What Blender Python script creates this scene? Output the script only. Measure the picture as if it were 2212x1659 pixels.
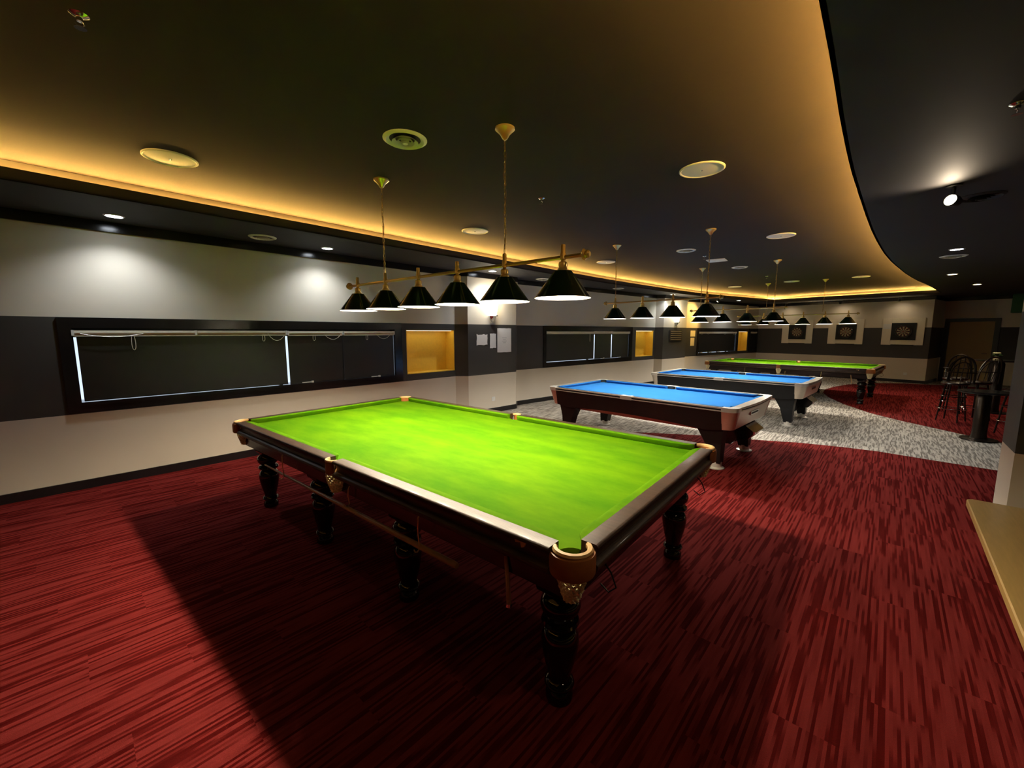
import bpy, math, random
from mathutils import Matrix, Vector
random.seed(7)
for o in list(bpy.data.objects): bpy.data.objects.remove(o)
SC = bpy.context.scene; COL = SC.collection
PI = math.pi

# ------------------------------------------------------------------ camera, world, exposure
F_PX, YAW, PITCH, CAM_H = 884.3, math.radians(42.6), math.radians(7.2), 1.699
cam = bpy.data.objects.new('camera', bpy.data.cameras.new('camera')); COL.objects.link(cam)
fw = Vector((math.cos(PITCH)*math.cos(YAW), math.cos(PITCH)*math.sin(YAW), -math.sin(PITCH)))
rt = Vector((math.sin(YAW), -math.cos(YAW), 0)); up = rt.cross(fw)
cam.matrix_world = Matrix(((rt.x, up.x, -fw.x, 0), (rt.y, up.y, -fw.y, 0), (rt.z, up.z, -fw.z, CAM_H), (0, 0, 0, 1)))
cam.data.sensor_width = 36.0; cam.data.lens = 36.0*F_PX/2212; cam.data.clip_start = 0.02; cam.data.clip_end = 200
SC.camera = cam
w = bpy.data.worlds.new('world'); SC.world = w; w.use_nodes = True
w.node_tree.nodes['Background'].inputs[0].default_value = (0.78, 0.87, 1.0, 1)
w.node_tree.nodes['Background'].inputs[1].default_value = 0.9
SC.view_settings.view_transform = 'Standard'; SC.view_settings.look = 'None'
SC.view_settings.gamma = 1.0; SC.view_settings.use_curve_mapping = False
SC.view_settings.exposure = 0.65

BULB = 1150.0        # snooker lamp bulbs
BULB_POOL = 1050.0
BULB_FAR = 750.0
COVE = 340.0
DOWN = 30.0         # white downlights

# ------------------------------------------------------------------ materials
MATS = {}
def new_mat(name):
    m = bpy.data.materials.new(name); m.use_nodes = True; MATS[name] = m
    return m, m.node_tree.nodes, m.node_tree.links, m.node_tree.nodes['Principled BSDF']
def mat(name, col, rough=0.6, metal=0.0, var=0.12, scale=30.0, bump=0.0, bscale=200.0, coat=0.0, spec=0.5, stretch=None):
    m, N, L, B = new_mat(name)
    B.inputs['Roughness'].default_value = rough; B.inputs['Metallic'].default_value = metal
    B.inputs['Coat Weight'].default_value = coat; B.inputs['Coat Roughness'].default_value = 0.08
    B.inputs['Specular IOR Level'].default_value = spec
    tc = N.new('ShaderNodeTexCoord'); src = tc.outputs['Object']
    if stretch:
        mp = N.new('ShaderNodeMapping'); mp.inputs['Scale'].default_value = stretch
        L.new(src, mp.inputs[0]); src = mp.outputs[0]
    nz = N.new('ShaderNodeTexNoise'); nz.inputs['Scale'].default_value = scale; nz.inputs['Detail'].default_value = 4
    L.new(src, nz.inputs['Vector'])
    mx = N.new('ShaderNodeMix'); mx.data_type = 'RGBA'
    mx.inputs['A'].default_value = tuple(c*(1-var) for c in col)+(1,)
    mx.inputs['B'].default_value = tuple(min(1, c*(1+var)) for c in col)+(1,)
    L.new(nz.outputs['Fac'], mx.inputs['Factor']); L.new(mx.outputs['Result'], B.inputs['Base Color'])
    if bump:
        n2 = N.new('ShaderNodeTexNoise'); n2.inputs['Scale'].default_value = bscale; L.new(src, n2.inputs['Vector'])
        bp = N.new('ShaderNodeBump'); bp.inputs['Strength'].default_value = bump; bp.inputs['Distance'].default_value = 0.01
        L.new(n2.outputs['Fac'], bp.inputs['Height']); L.new(bp.outputs['Normal'], B.inputs['Normal'])
    return m
def emit(name, col, strength):
    m, N, L, B = new_mat(name)
    e = N.new('ShaderNodeEmission'); e.inputs[0].default_value = tuple(col)+(1,); e.inputs[1].default_value = strength
    L.new(e.outputs[0], N['Material Output'].inputs['Surface'])
    return m
def math_node(N, L, op, a, b=None, c=None):
    n = N.new('ShaderNodeMath'); n.operation = op
    for i, v in enumerate((a, b, c)):
        if v is None: continue
        if isinstance(v, (int, float)): n.inputs[i].default_value = v
        else: L.new(v, n.inputs[i])
    return n.outputs[0]
Z_B0, Z_B1 = 0.8275, 1.857            # dark painted band
def wall_mat():
    m, N, L, B = new_mat('wall_paint')
    B.inputs['Roughness'].default_value = 0.62
    g = N.new('ShaderNodeNewGeometry'); s = N.new('ShaderNodeSeparateXYZ'); L.new(g.outputs['Position'], s.inputs[0])
    a = math_node(N, L, 'GREATER_THAN', s.outputs[2], Z_B0); b = math_node(N, L, 'LESS_THAN', s.outputs[2], Z_B1)
    f = math_node(N, L, 'MULTIPLY', a, b)
    nz = N.new('ShaderNodeTexNoise'); nz.inputs['Scale'].default_value = 2.2; nz.inputs['Detail'].default_value = 6; L.new(g.outputs['Position'], nz.inputs['Vector'])
    r1 = N.new('ShaderNodeMix'); r1.data_type = 'RGBA'; r1.inputs['A'].default_value = (0.68, 0.605, 0.49, 1); r1.inputs['B'].default_value = (0.73, 0.655, 0.54, 1)
    r2 = N.new('ShaderNodeMix'); r2.data_type = 'RGBA'; r2.inputs['A'].default_value = (0.036, 0.033, 0.031, 1); r2.inputs['B'].default_value = (0.044, 0.041, 0.038, 1)
    L.new(nz.outputs['Fac'], r1.inputs['Factor']); L.new(nz.outputs['Fac'], r2.inputs['Factor'])
    mx = N.new('ShaderNodeMix'); mx.data_type = 'RGBA'; L.new(f, mx.inputs['Factor'])
    L.new(r1.outputs['Result'], mx.inputs['A']); L.new(r2.outputs['Result'], mx.inputs['B'])
    L.new(mx.outputs['Result'], B.inputs['Base Color'])
    n2 = N.new('ShaderNodeTexNoise'); n2.inputs['Scale'].default_value = 260; L.new(g.outputs['Position'], n2.inputs['Vector'])
    bp = N.new('ShaderNodeBump'); bp.inputs['Strength'].default_value = 0.06; bp.inputs['Distance'].default_value = 0.005
    L.new(n2.outputs['Fac'], bp.inputs['Height']); L.new(bp.outputs['Normal'], B.inputs['Normal'])
    return m
def carpet(name, cols, row=0.0125, freq=1.7, rough=0.95):
    """plank carpet: rows of short dashes running along the room"""
    m, N, L, B = new_mat(name)
    B.inputs['Roughness'].default_value = rough; B.inputs['Specular IOR Level'].default_value = 0.03
    g = N.new('ShaderNodeNewGeometry'); s = N.new('ShaderNodeSeparateXYZ'); L.new(g.outputs['Position'], s.inputs[0])
    X, Y = s.outputs[0], s.outputs[1]
    r = math_node(N, L, 'FLOOR', math_node(N, L, 'DIVIDE', Y, row))
    tile = math_node(N, L, 'FLOOR', math_node(N, L, 'DIVIDE', Y, 0.25))
    wn = N.new('ShaderNodeTexWhiteNoise'); wn.noise_dimensions = '1D'; L.new(r, wn.inputs['W'])
    xs = math_node(N, L, 'ADD', math_node(N, L, 'MULTIPLY', X, freq), math_node(N, L, 'MULTIPLY', wn.outputs['Value'], 37.0))
    tx = math_node(N, L, 'FLOOR', math_node(N, L, 'ADD', X, math_node(N, L, 'MULTIPLY', tile, 0.37)))
    xs = math_node(N, L, 'ADD', xs, math_node(N, L, 'MULTIPLY', tx, 5.31))
    cb = N.new('ShaderNodeCombineXYZ'); L.new(xs, cb.inputs[0]); L.new(math_node(N, L, 'MULTIPLY', r, 0.83), cb.inputs[1])
    nz = N.new('ShaderNodeTexNoise'); nz.inputs['Scale'].default_value = 1.0; nz.inputs['Detail'].default_value = 1.5; L.new(cb.outputs[0], nz.inputs['Vector'])
    rp = N.new('ShaderNodeValToRGB'); rp.color_ramp.interpolation = 'LINEAR'
    el = rp.color_ramp.elements; pos = (0.36, 0.46, 0.50, 0.60)
    while len(el) < 4: el.new(0.5)
    for e, p, c in zip(el, pos, cols): e.position = p; e.color = tuple(c)+(1,)
    L.new(nz.outputs['Fac'], rp.inputs[0])
    f2 = N.new('ShaderNodeTexNoise'); f2.inputs['Scale'].default_value = 420; f2.inputs['Detail'].default_value = 2; L.new(g.outputs['Position'], f2.inputs['Vector'])
    mx = N.new('ShaderNodeMix'); mx.data_type = 'RGBA'; mx.blend_type = 'MULTIPLY'; mx.inputs['Factor'].default_value = 0.5
    L.new(rp.outputs[0], mx.inputs['A']); L.new(f2.outputs['Color'], mx.inputs['B'])
    L.new(mx.outputs['Result'], B.inputs['Base Color'])
    bp = N.new('ShaderNodeBump'); bp.inputs['Strength'].default_value = 0.35; bp.inputs['Distance'].default_value = 0.006
    L.new(f2.outputs['Fac'], bp.inputs['Height']); L.new(bp.outputs['Normal'], B.inputs['Normal'])
    return m
def cloth(name, c0, c1, streak):
    m, N, L, B = new_mat(name)
    B.inputs['Roughness'].default_value = 0.9; B.inputs['Specular IOR Level'].default_value = 0.04
    tc = N.new('ShaderNodeTexCoord'); mp = N.new('ShaderNodeMapping'); mp.inputs['Scale'].default_value = streak
    L.new(tc.outputs['Object'], mp.inputs[0])
    nz = N.new('ShaderNodeTexNoise'); nz.inputs['Scale'].default_value = 2.0; nz.inputs['Detail'].default_value = 8; nz.inputs['Roughness'].default_value = 0.62
    L.new(mp.outputs[0], nz.inputs['Vector'])
    rp = N.new('ShaderNodeValToRGB'); rp.color_ramp.elements[0].position = 0.35; rp.color_ramp.elements[1].position = 0.72
    rp.color_ramp.elements[0].color = tuple(c0)+(1,); rp.color_ramp.elements[1].color = tuple(c1)+(1,)
    L.new(nz.outputs['Fac'], rp.inputs[0]); L.new(rp.outputs[0], B.inputs['Base Color'])
    return m
M = MATS
wall_mat()
carpet('red_carpet', [(0.080, 0.0035, 0.003), (0.108, 0.007, 0.0062), (0.195, 0.021, 0.0185), (0.235, 0.028, 0.025)])
carpet('grey_carpet', [(0.26, 0.23, 0.19), (0.36, 0.32, 0.27), (0.56, 0.50, 0.42), (0.76, 0.69, 0.58)], row=0.014, freq=3.6)
cloth('green_cloth', (0.038, 0.127, 0.0004), (0.085, 0.182, 0.0008), (2.4, 0.8, 1))
cloth('blue_cloth', (0.016, 0.108, 0.31), (0.022, 0.128, 0.36), (1.0, 0.6, 1))
mat('ceiling_paint', (0.038, 0.029, 0.027), 0.85, var=0.12, scale=1.2, bump=0.05, bscale=40, spec=0.15)
mat('soffit_paint', (0.040, 0.038, 0.040), 0.7, var=0.10, scale=1.5, spec=0.25)
mat('cove_paint', (0.60, 0.55, 0.48), 0.7, var=0.05)
mat('black_gloss', (0.010, 0.009, 0.009), 0.18, var=0.3, scale=4)
mat('black_frame', (0.008, 0.007, 0.008), 0.30, var=0.2)
mat('blind_fabric', (0.011, 0.011, 0.010), 0.42, var=0.15, scale=60, bump=0.05, bscale=600)
mat('blind_rail', (0.80, 0.74, 0.60), 0.30, metal=0.0, var=0.05)
mat('white_plastic', (0.80, 0.80, 0.78), 0.4, var=0.03)
mat('gold_panel', (0.92, 0.60, 0.07), 0.45, var=0.10, scale=25, bump=0.05)
mat('notice_paper', (0.78, 0.76, 0.74), 0.8, var=0.03)
mat('notice_yellow', (0.80, 0.66, 0.36), 0.7, var=0.05)
mat('ink', (0.25, 0.25, 0.26), 0.8)
mat('dark_wood', (0.013, 0.006, 0.005), 0.25, var=0.5, scale=6, stretch=(12, 1.2, 12), coat=0.1, spec=0.35)
mat('rail_wood', (0.042, 0.022, 0.012), 0.46, var=0.7, scale=5, stretch=(10, 1.0, 10), bump=0.12, bscale=30, coat=0.06, spec=0.4)
mat('black_lacquer', (0.005, 0.004, 0.004), 0.05, var=0.3, coat=0.3)
mat('leather', (0.30, 0.105, 0.022), 0.5, var=0.25, scale=18, bump=0.1)
mat('leather_edge', (0.66, 0.42, 0.18), 0.55, var=0.2, scale=40)
mat('net_cord', (0.90, 0.80, 0.52), 0.85, var=0.15, scale=80)
mat('brass', (1.0, 0.72, 0.28), 0.22, metal=0.6, var=0.06)
mat('chrome', (0.80, 0.79, 0.76), 0.15, metal=1.0, var=0.05)
mat('aluminium', (0.66, 0.60, 0.50), 0.34, metal=0.75, var=0.08, scale=50)
mat('casting', (0.80, 0.76, 0.68), 0.30, metal=0.45, var=0.05)
mat('copper_panel', (0.62, 0.36, 0.27), 0.36, metal=0.5, var=0.06)
mat('pool_wood', (0.009, 0.0042, 0.0036), 0.42, var=0.4, scale=8, stretch=(10, 1, 10), spec=0.2)
mat('pool_black', (0.005, 0.0055, 0.0065), 0.40, var=0.3, spec=0.25)
mat('black_plastic', (0.008, 0.008, 0.008), 0.45, var=0.2)
mat('shade_green', (0.004, 0.022, 0.010), 0.16, var=0.2, coat=0.3)
mat('shade_white', (0.85, 0.83, 0.78), 0.5, var=0.02)
mat('cue_wood', (0.42, 0.24, 0.10), 0.4, var=0.25, scale=12, stretch=(8, 1, 8))
mat('speaker_white', (0.84, 0.82, 0.72), 0.55, var=0.05, scale=120)
mat('vent_white', (0.84, 0.82, 0.72), 0.5, var=0.05)
mat('cream_board', (0.82, 0.75, 0.60), 0.6, var=0.04, scale=8)
mat('dart_black', (0.012, 0.012, 0.011), 0.8, var=0.2)
mat('dart_sisal', (0.42, 0.33, 0.21), 0.9, var=0.15, scale=90)
mat('dart_red', (0.30, 0.03, 0.02), 0.9); mat('dart_green', (0.02, 0.12, 0.04), 0.9)
mat('bench_wood', (0.56, 0.36, 0.12), 0.35, var=0.18, scale=7, stretch=(1.0, 9, 9), coat=0.15)
mat('dark_metal', (0.030, 0.022, 0.018), 0.28, metal=0.8, var=0.1)
mat('seat_leather', (0.020, 0.010, 0.009), 0.25, var=0.2)
mat('door_panel', (0.58, 0.42, 0.18), 0.5, var=0.08, scale=3, stretch=(3, 3, 0.6))
mat('green_panel', (0.010, 0.10, 0.030), 0.5, var=0.1)
mat('plaque_dark', (0.035, 0.026, 0.018), 0.4)
mat('plaque_brass', (0.45, 0.36, 0.22), 0.4, metal=0.6)
mat('petal', (0.85, 0.82, 0.62), 0.6); mat('leaf', (0.05, 0.14, 0.03), 0.6); mat('vase_glass', (0.5, 0.45, 0.35), 0.15)
mat('latch_white', (0.75, 0.72, 0.66), 0.35)
emit('bulb', (1.0, 0.86, 0.64), BULB); emit('bulb_pool', (1.0, 0.95, 0.86), BULB_POOL); emit('bulb_far', (1.0, 0.93, 0.80), BULB_FAR)
emit('led_warm', (1.0, 0.55, 0.115), COVE)
emit('niche_fill_glow', (1.0, 0.84, 0.55), 2.6)  # glow of the added strips that brighten the niches
emit('downlight_white', (0.86, 0.93, 1.0), 22.0); emit('downlight_warm', (1.0, 0.78, 0.46), 60.0)
emit('sconce_glow', (1.0, 0.88, 0.62), 7.0)
def glass():
    m, N, L, B = new_mat('window_glass')
    B.inputs['Base Color'].default_value = (0.75, 0.8, 0.85, 1); B.inputs['Roughness'].default_value = 0.02
    B.inputs['Transmission Weight'].default_value = 1.0; B.inputs['IOR'].default_value = 1.02
glass()

# ------------------------------------------------------------------ mesh builder
class MB:
    def __init__(s): s.v = []; s.f = []; s.m = []
    def add(s, vs, fs, mi=0):
        b = len(s.v); s.v += [tuple(v) for v in vs]; s.f += [tuple(b+i for i in f) for f in fs]; s.m += [mi]*len(fs); return s
    def box(s, x0, x1, y0, y1, z0, z1, mi=0):
        return s.add([(x0, y0, z0), (x1, y0, z0), (x1, y1, z0), (x0, y1, z0), (x0, y0, z1), (x1, y0, z1), (x1, y1, z1), (x0, y1, z1)],
                     [(0, 3, 2, 1), (4, 5, 6, 7), (0, 1, 5, 4), (1, 2, 6, 5), (2, 3, 7, 6), (3, 0, 4, 7)], mi)
    def loft(s, polys, zs, mi=0, cap=True):
        """plan polygons (counter-clockwise) stacked at heights zs"""
        n = len(polys[0]); vs = []
        for p, z in zip(polys, zs): vs += [(q[0], q[1], z) for q in p]
        fs = []
        for k in range(len(zs)-1):
            for i in range(n):
                j = (i+1) % n; fs.append((k*n+i, k*n+j, (k+1)*n+j, (k+1)*n+i))
        if cap: fs += [tuple(reversed(range(n))), tuple(range((len(zs)-1)*n, len(zs)*n))]
        return s.add(vs, fs, mi)
    def prism(s, poly, z0, z1, mi=0): return s.loft([poly, poly], [z0, z1], mi)
    def lathe(s, prof, seg=24, c=(0, 0), mi=0, a0=0.0, a1=2*PI):
        full = abs(a1-a0-2*PI) < 1e-6; n = seg if full else seg+1; vs = []
        for i in range(n):
            a = a0+(a1-a0)*i/seg; ca, sa = math.cos(a), math.sin(a)
            vs += [(c[0]+r*ca, c[1]+r*sa, z) for r, z in prof]
        k = len(prof); fs = []
        for i in range(seg):
            j = (i+1) % n
            for q in range(k-1): fs.append((i*k+q, j*k+q, j*k+q+1, i*k+q+1))
        return s.add(vs, fs, mi)
    def tube(s, pts, r, seg=8, mi=0, closed=False, cap=True):
        P = [Vector(p) for p in pts]; n = len(P); rs = r if isinstance(r, (list, tuple)) else [r]*n
        vs = []; prev = None
        for i in range(n):
            if closed: t = P[(i+1) % n]-P[(i-1) % n]
            else: t = P[min(i+1, n-1)]-P[max(i-1, 0)]
            t.normalize()
            if prev is None:
                u = t.cross(Vector((0, 0, 1)))
                if u.length < 0.1: u = t.cross(Vector((1, 0, 0)))
            else: u = prev-t*prev.dot(t)
            u.normalize(); prev = u; q = t.cross(u)
            vs += [P[i]+(u*math.cos(2*PI*k/seg)+q*math.sin(2*PI*k/seg))*rs[i] for k in range(seg)]
        fs = []
        for i in range(n if closed else n-1):
            j = (i+1) % n
            for k in range(seg):
                l = (k+1) % seg; fs.append((i*seg+k, i*seg+l, j*seg+l, j*seg+k))
        if cap and not closed: fs += [tuple(reversed(range(seg))), tuple(range((n-1)*seg, n*seg))]
        return s.add(vs, fs, mi)
    def sphere(s, c, r, seg=12, rings=8, mi=0, sq=1.0):
        return s.lathe([(max(1e-4, r*math.sin(PI*i/rings)), c[2]-r*sq*math.cos(PI*i/rings)) for i in range(rings+1)], seg, (c[0], c[1]), mi)
    def xform(s, mx): s.v = [tuple(mx @ Vector(v)) for v in s.v]; return s
    def mesh(s, name, mats, smooth=30):
        me = bpy.data.meshes.new(name); me.from_pydata(s.v, [], s.f); me.update()
        for m in (mats if isinstance(mats, (list, tuple)) else [mats]): me.materials.append(M[m])
        if len(me.materials) > 1: me.polygons.foreach_set('material_index', s.m)
        if smooth:
            me.shade_smooth(); me.set_sharp_from_angle(angle=math.radians(smooth))
        return me
    def build(s, name, mats, parent=None, smooth=30):
        return link(name, s.mesh(name, mats, smooth), parent)
def link(name, me, parent=None, loc=None, rz=0.0):
    o = bpy.data.objects.new(name, me); COL.objects.link(o)
    if parent: o.parent = parent
    if loc: o.location = loc
    if rz: o.rotation_euler = (0, 0, rz)
    return o
def tag(o, label=None, cat=None, group=None, kind=None):
    if label: o['label'] = label
    if cat: o['category'] = cat
    if group: o['group'] = group
    if kind: o['kind'] = kind
    return o
def thing(name, label, cat, loc=(0, 0, 0), rz=0.0, group=None):
    o = bpy.data.objects.new(name, None); COL.objects.link(o); o.empty_display_size = 0.1
    o.location = loc; o.rotation_euler = (0, 0, rz)
    return tag(o, label, cat, group)
def copy_tree(o, parent=None):
    c = o.copy(); COL.objects.link(c); c.parent = parent
    for ch in o.children: copy_tree(ch, c)
    return c
def light(name, kind, parent, loc, energy, col, **kw):
    d = bpy.data.lights.new(name, kind); d.energy = energy; d.color = col
    tgt = kw.pop('aim', None)
    for k, v in kw.items(): setattr(d, k, v)
    o = bpy.data.objects.new(name, d); COL.objects.link(o); o.parent = parent; o.location = loc
    if tgt is not None: o.rotation_euler = Vector(tgt).to_track_quat('-Z', 'Y').to_euler()
    return o
def arc(cx, cy, r, a0, a1, n): return [(cx+r*math.cos(a0+(a1-a0)*i/n), cy+r*math.sin(a0+(a1-a0)*i/n)) for i in range(n+1)]

# ------------------------------------------------------------------ walls, floor, ceiling
Z_CEIL, Z_SOF, Z_LIP, Z_TRIM = 3.07, 2.88, 2.975, 2.775
W_Y = 6.35
class Wall:
    """a straight wall seen from the room: s runs along it, depth d goes out of the room"""
    def __init__(s, p0, p1):
        s.p0 = Vector(p0); s.p1 = Vector(p1); s.L = (s.p1-s.p0).length; s.d = (s.p1-s.p0)/s.L; s.n = Vector((-s.d.y, s.d.x))
    def mx(s):   # local (s, depth, z) -> world
        return Matrix(((s.d.x, s.n.x, 0, s.p0.x), (s.d.y, s.n.y, 0, s.p0.y), (0, 0, 1, 0), (0, 0, 0, 1)))
    def pt(s, a, dep, z): p = s.p0+s.d*a+s.n*dep; return (p.x, p.y, z)
    def rz(s): return math.atan2(s.d.y, s.d.x)
    def panel(s, holes, z1=3.12, th=0.30, s0=0.0, s1=None):
        s1 = s.L if s1 is None else s1; mb = MB()
        xs = sorted({s0, s1}|{h[0] for h in holes}|{h[1] for h in holes})
        for a, b in zip(xs, xs[1:]):
            hs = sorted((h[2], h[3]) for h in holes if h[0] <= a+1e-6 and h[1] >= b-1e-6); z = -0.05
            for h0, h1 in hs:
                mb.box(a, b, 0, th, z, h0); z = h1
            mb.box(a, b, 0, th, z, z1)
        return mb.xform(s.mx())
def wbox(wl, s0, s1, d0, d1, z0, z1): return MB().box(s0, s1, d0, d1, z0, z1).xform(wl.mx())
W1 = Wall((-5.0, W_Y), (5.24, W_Y)); O1 = 5.0      # add O1 to x to get s
W2 = Wall((7.04, 6.335), (13.01, 5.656))
W3 = Wall((15.0, 5.45), (20.25, 4.25))
WF = Wall((20.25, 4.25), (19.15, -0.95))
WD = Wall((20.7, -1.3), (20.7-0.207*5, -1.3-0.978*5))
WIN1 = (0.06+O1, 3.88+O1, 0.945, 1.745); NI1 = (4.123+O1, 5.222+O1, 0.945, 1.742)
WIN2 = (0.965, 4.55, 0.955, 1.735); NI2 = (4.91, 5.92, 0.94, 1.752)
WIN3 = (0.93, 3.62, 0.93, 1.75); NI3 = (3.80, 4.55, 0.935, 1.735); WIN4 = (4.76, 5.30, 0.93, 1.75)
wall_left = tag(W1.panel([WIN1, NI1]).build('wall_left', 'wall_paint', None, 0), kind='structure')
W2.panel([WIN2, NI2]).build('wall_segment', 'wall_paint', wall_left, 0)
W3.panel([WIN3, NI3, WIN4]).build('wall_segment', 'wall_paint', wall_left, 0)
PIL1 = [(5.24, 6.35), (5.41, 6.158), (6.745, 6.082), (7.04, 6.335), (7.04, 6.62), (5.24, 6.62)]
PIL2 = [(13.01, 5.656), (13.09, 5.413), (14.66, 5.255), (15.0, 5.45), (15.05, 5.75), (13.02, 5.95)]
MB().prism(PIL1, -0.05, 3.12).build('pillar', 'wall_paint', wall_left, 0)
MB().prism(PIL2, -0.05, 3.12).build('pillar', 'wall_paint', wall_left, 0)
for wl, n in ((W1, NI1), (W2, NI2), (W3, NI3)):         # gold lined display niches
    mb = MB(); a, b, z0, z1 = n; e = 0.012
    mb.box(a, b, 0.26, 0.298, z0, z1); mb.box(a, a+e, 0.004, 0.26, z0, z1); mb.box(b-e, b, 0.004, 0.26, z0, z1)
    mb.box(a+e, b-e, 0.004, 0.26, z0, z0+e); mb.box(a+e, b-e, 0.004, 0.26, z1-e, z1)
    nl = mb.xform(wl.mx()).build('niche_lining', 'gold_panel', wall_left, 0)
    MB().box(a+0.06, b-0.06, 0.02, 0.10, z1-e-0.006, z1-e-0.001).xform(wl.mx()).build('added_niche_glow', 'niche_fill_glow', nl, 0)  # added strip tucked under the niche head, lights the gold evenly
wall_far = tag(WF.panel([]).build('wall_far', 'wall_paint', None, 0), kind='structure')
MB().prism([(19.15, -0.95), (20.7, -1.3), (20.705, -1.265), (19.157, -0.915)], -0.05, 3.12).build('wall_return', 'wall_paint', None, 0)
tag(bpy.data.objects['wall_return'], kind='structure')
DOOR = (0.13, 1.21, -0.05, 2.09)
wall_door = tag(WD.panel([DOOR]).build('wall_end', 'wall_paint', None, 0), kind='structure')
tag(Wall((19.7, -5.6), (-5.0, -4.2)).panel([]).build('wall_right', 'wall_paint', None, 0), kind='structure')
tag(Wall((-5.0, -4.2), (-5.0, 6.35)).panel([]).build('wall_back', 'wall_paint', None, 0), kind='structure')
# floor
floor = tag(MB().box(-5.3, 22.0, -6.2, 6.9, -0.12, 0.0).build('floor', 'grey_carpet', None, 0), kind='structure')
near_edge = [(7.60, -6.0), (7.62, -3.0), (7.66, -1.2), (7.70, -0.6), (7.76, 0.0), (7.70, 0.4), (7.56, 0.9), (7.32, 1.4), (7.02, 2.15), (6.66, 2.78), (6.2, 3.5), (5.7, 4.3), (5.3, 5.2), (5.05, 6.34)]
MB().prism(near_edge+[(-4.99, 6.34), (-4.99, -4.15)], 0.0, 0.003).build('carpet_inlay', 'red_carpet', floor, 0)
far_edge = [(9.3, -1.75), (9.6, -1.49), (10.2, -0.88), (10.78, -0.31), (11.4, 0.18), (12.5, 0.72), (13.5, 1.07), (14.4, 1.28), (15.2, 1.32), (16.2, 1.19), (17.3, 0.90), (18.3, 0.30), (18.9, -0.5), (19.1, -1.4), (19.2, -4.0), (9.0, -4.0)]
MB().prism(list(reversed(far_edge)), 0.0, 0.003).build('carpet_inlay', 'red_carpet', floor, 0)
# ceiling with the lit cove
def spline(P, n=6):
    out = []
    for i in range(len(P)-1):
        p0 = Vector(P[max(i-1, 0)]); p1 = Vector(P[i]); p2 = Vector(P[i+1]); p3 = Vector(P[min(i+2, len(P)-1)])
        for k in range(n):
            t = k/n
            out.append(tuple(0.5*((2*p1)+(-p0+p2)*t+(2*p0-5*p1+4*p2-p3)*t*t+(-p0+3*p1-3*p2+p3)*t**3)))
    out.append(tuple(P[-1])); return out
LEFT = spline([(-1.3, 5.17), (2.0, 5.19), (4.5, 5.20), (7.84, 5.19), (10.6, 5.07), (14.5, 4.66), (18.95, 3.50)], 5)
RIGHT = spline([(-1.3, 0.28), (1.94, 0.293), (3.2, 0.315), (4.45, 0.315), (7.07, 0.254), (9.54, 0.105), (12.65, -0.229), (15.2, -0.62), (18.02, -1.0)], 5)
OPEN = RIGHT+list(reversed(LEFT))    # counter-clockwise
def offset(poly, d):
    out = []; n = len(poly)
    for i in range(n):
        a, b, c = Vector(poly[i-1]), Vector(poly[i]), Vector(poly[(i+1) % n])
        n1 = Vector(((b-a).y, -(b-a).x)).normalized(); n2 = Vector(((c-b).y, -(c-b).x)).normalized()
        m = (n1+n2); m = m/max(0.5, (1+n1.dot(n2)))
        out.append(tuple(b+m*d))
    return out
ceiling = tag(MB().box(-5.3, 22.0, -6.2, 6.9, Z_CEIL, Z_CEIL+0.1).build('ceiling', 'ceiling_paint', None, 0), kind='structure')
def ring(pa, pb, z0, z1, name, m, parent):
    n = len(pa); vs = [(x, y, z) for z in (z0, z1) for p in (pa, pb) for x, y in p]; fs = []
    for i in range(n):
        j = (i+1) % n
        fs += [(i, n+i, n+j, j), (2*n+i, 2*n+j, 3*n+j, 3*n+i), (i, j, 2*n+j, 2*n+i), (n+i, 3*n+i, 3*n+j, n+j)]
    return MB().add(vs, fs).build(name, m, parent, 0)
nR, nL = len(RIGHT), len(LEFT)
out_r = [(-5.3 if i == 0 else RIGHT[i][0]*1.05, -6.2) for i in range(nR)]; out_l = [(LEFT[i][0]*1.03, 6.9) for i in range(nL)]
out_l[0] = (-5.3, 6.9); out_r[-1] = (22.0, -6.2); out_l[-1] = (22.0, 6.9)
ring(OPEN, out_r+list(reversed(out_l)), Z_SOF, Z_SOF+0.02, 'soffit', 'soffit_paint', ceiling)
LIP2 = offset(OPEN, 0.02); BACK = offset(OPEN, 0.17)
ring(OPEN, LIP2, Z_SOF+0.0, Z_LIP, 'cove_lip', 'soffit_paint', ceiling)
ring(BACK, offset(OPEN, 0.19), Z_SOF+0.02, Z_CEIL, 'cove_wall', 'cove_paint', ceiling)
LED = offset(OPEN, 0.165); nn = len(LED)
MB().add([(x, y, z) for z in (2.953, 2.972) for x, y in LED], [(i, (i+1) % nn, nn+(i+1) % nn, nn+i) for i in range(nn)]).build('led_strip', 'led_warm', ceiling, 0)
# black skirting and cornice
base = tag(wbox(W1, 0, W1.L+0.008, -0.018, 0.0, 0, 0.10).build('baseboard_left', 'black_frame', None, 0), kind='structure')
def path_strip(pts, d, z0, z1, name, m, parent):
    a = [Vector(p) for p in pts]; inn = []
    for i in range(len(a)):
        p, q, r = a[max(i-1, 0)], a[i], a[min(i+1, len(a)-1)]
        ns = []
        if i > 0: ns.append(Vector(((q-p).y, -(q-p).x)).normalized())
        if i < len(a)-1: ns.append(Vector(((r-q).y, -(r-q).x)).normalized())
        mm = sum(ns, Vector((0, 0))); mm = mm/(1+ns[0].dot(ns[-1])) if len(ns) > 1 else ns[0]
        inn.append(tuple(q+mm*d))
    mb = MB()
    for i in range(len(a)-1):
        mb.prism([tuple(a[i]), inn[i], inn[i+1], tuple(a[i+1])], z0, z1)
    return mb.build(name, m, parent, 0)
path_strip(PIL1[0:4], 0.018, 0, 0.10, 'baseboard_segment', 'black_frame', base)
wbox(W2, 0, W2.L, -0.018, 0, 0, 0.10).build('baseboard_segment', 'black_frame', base, 0)
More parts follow.
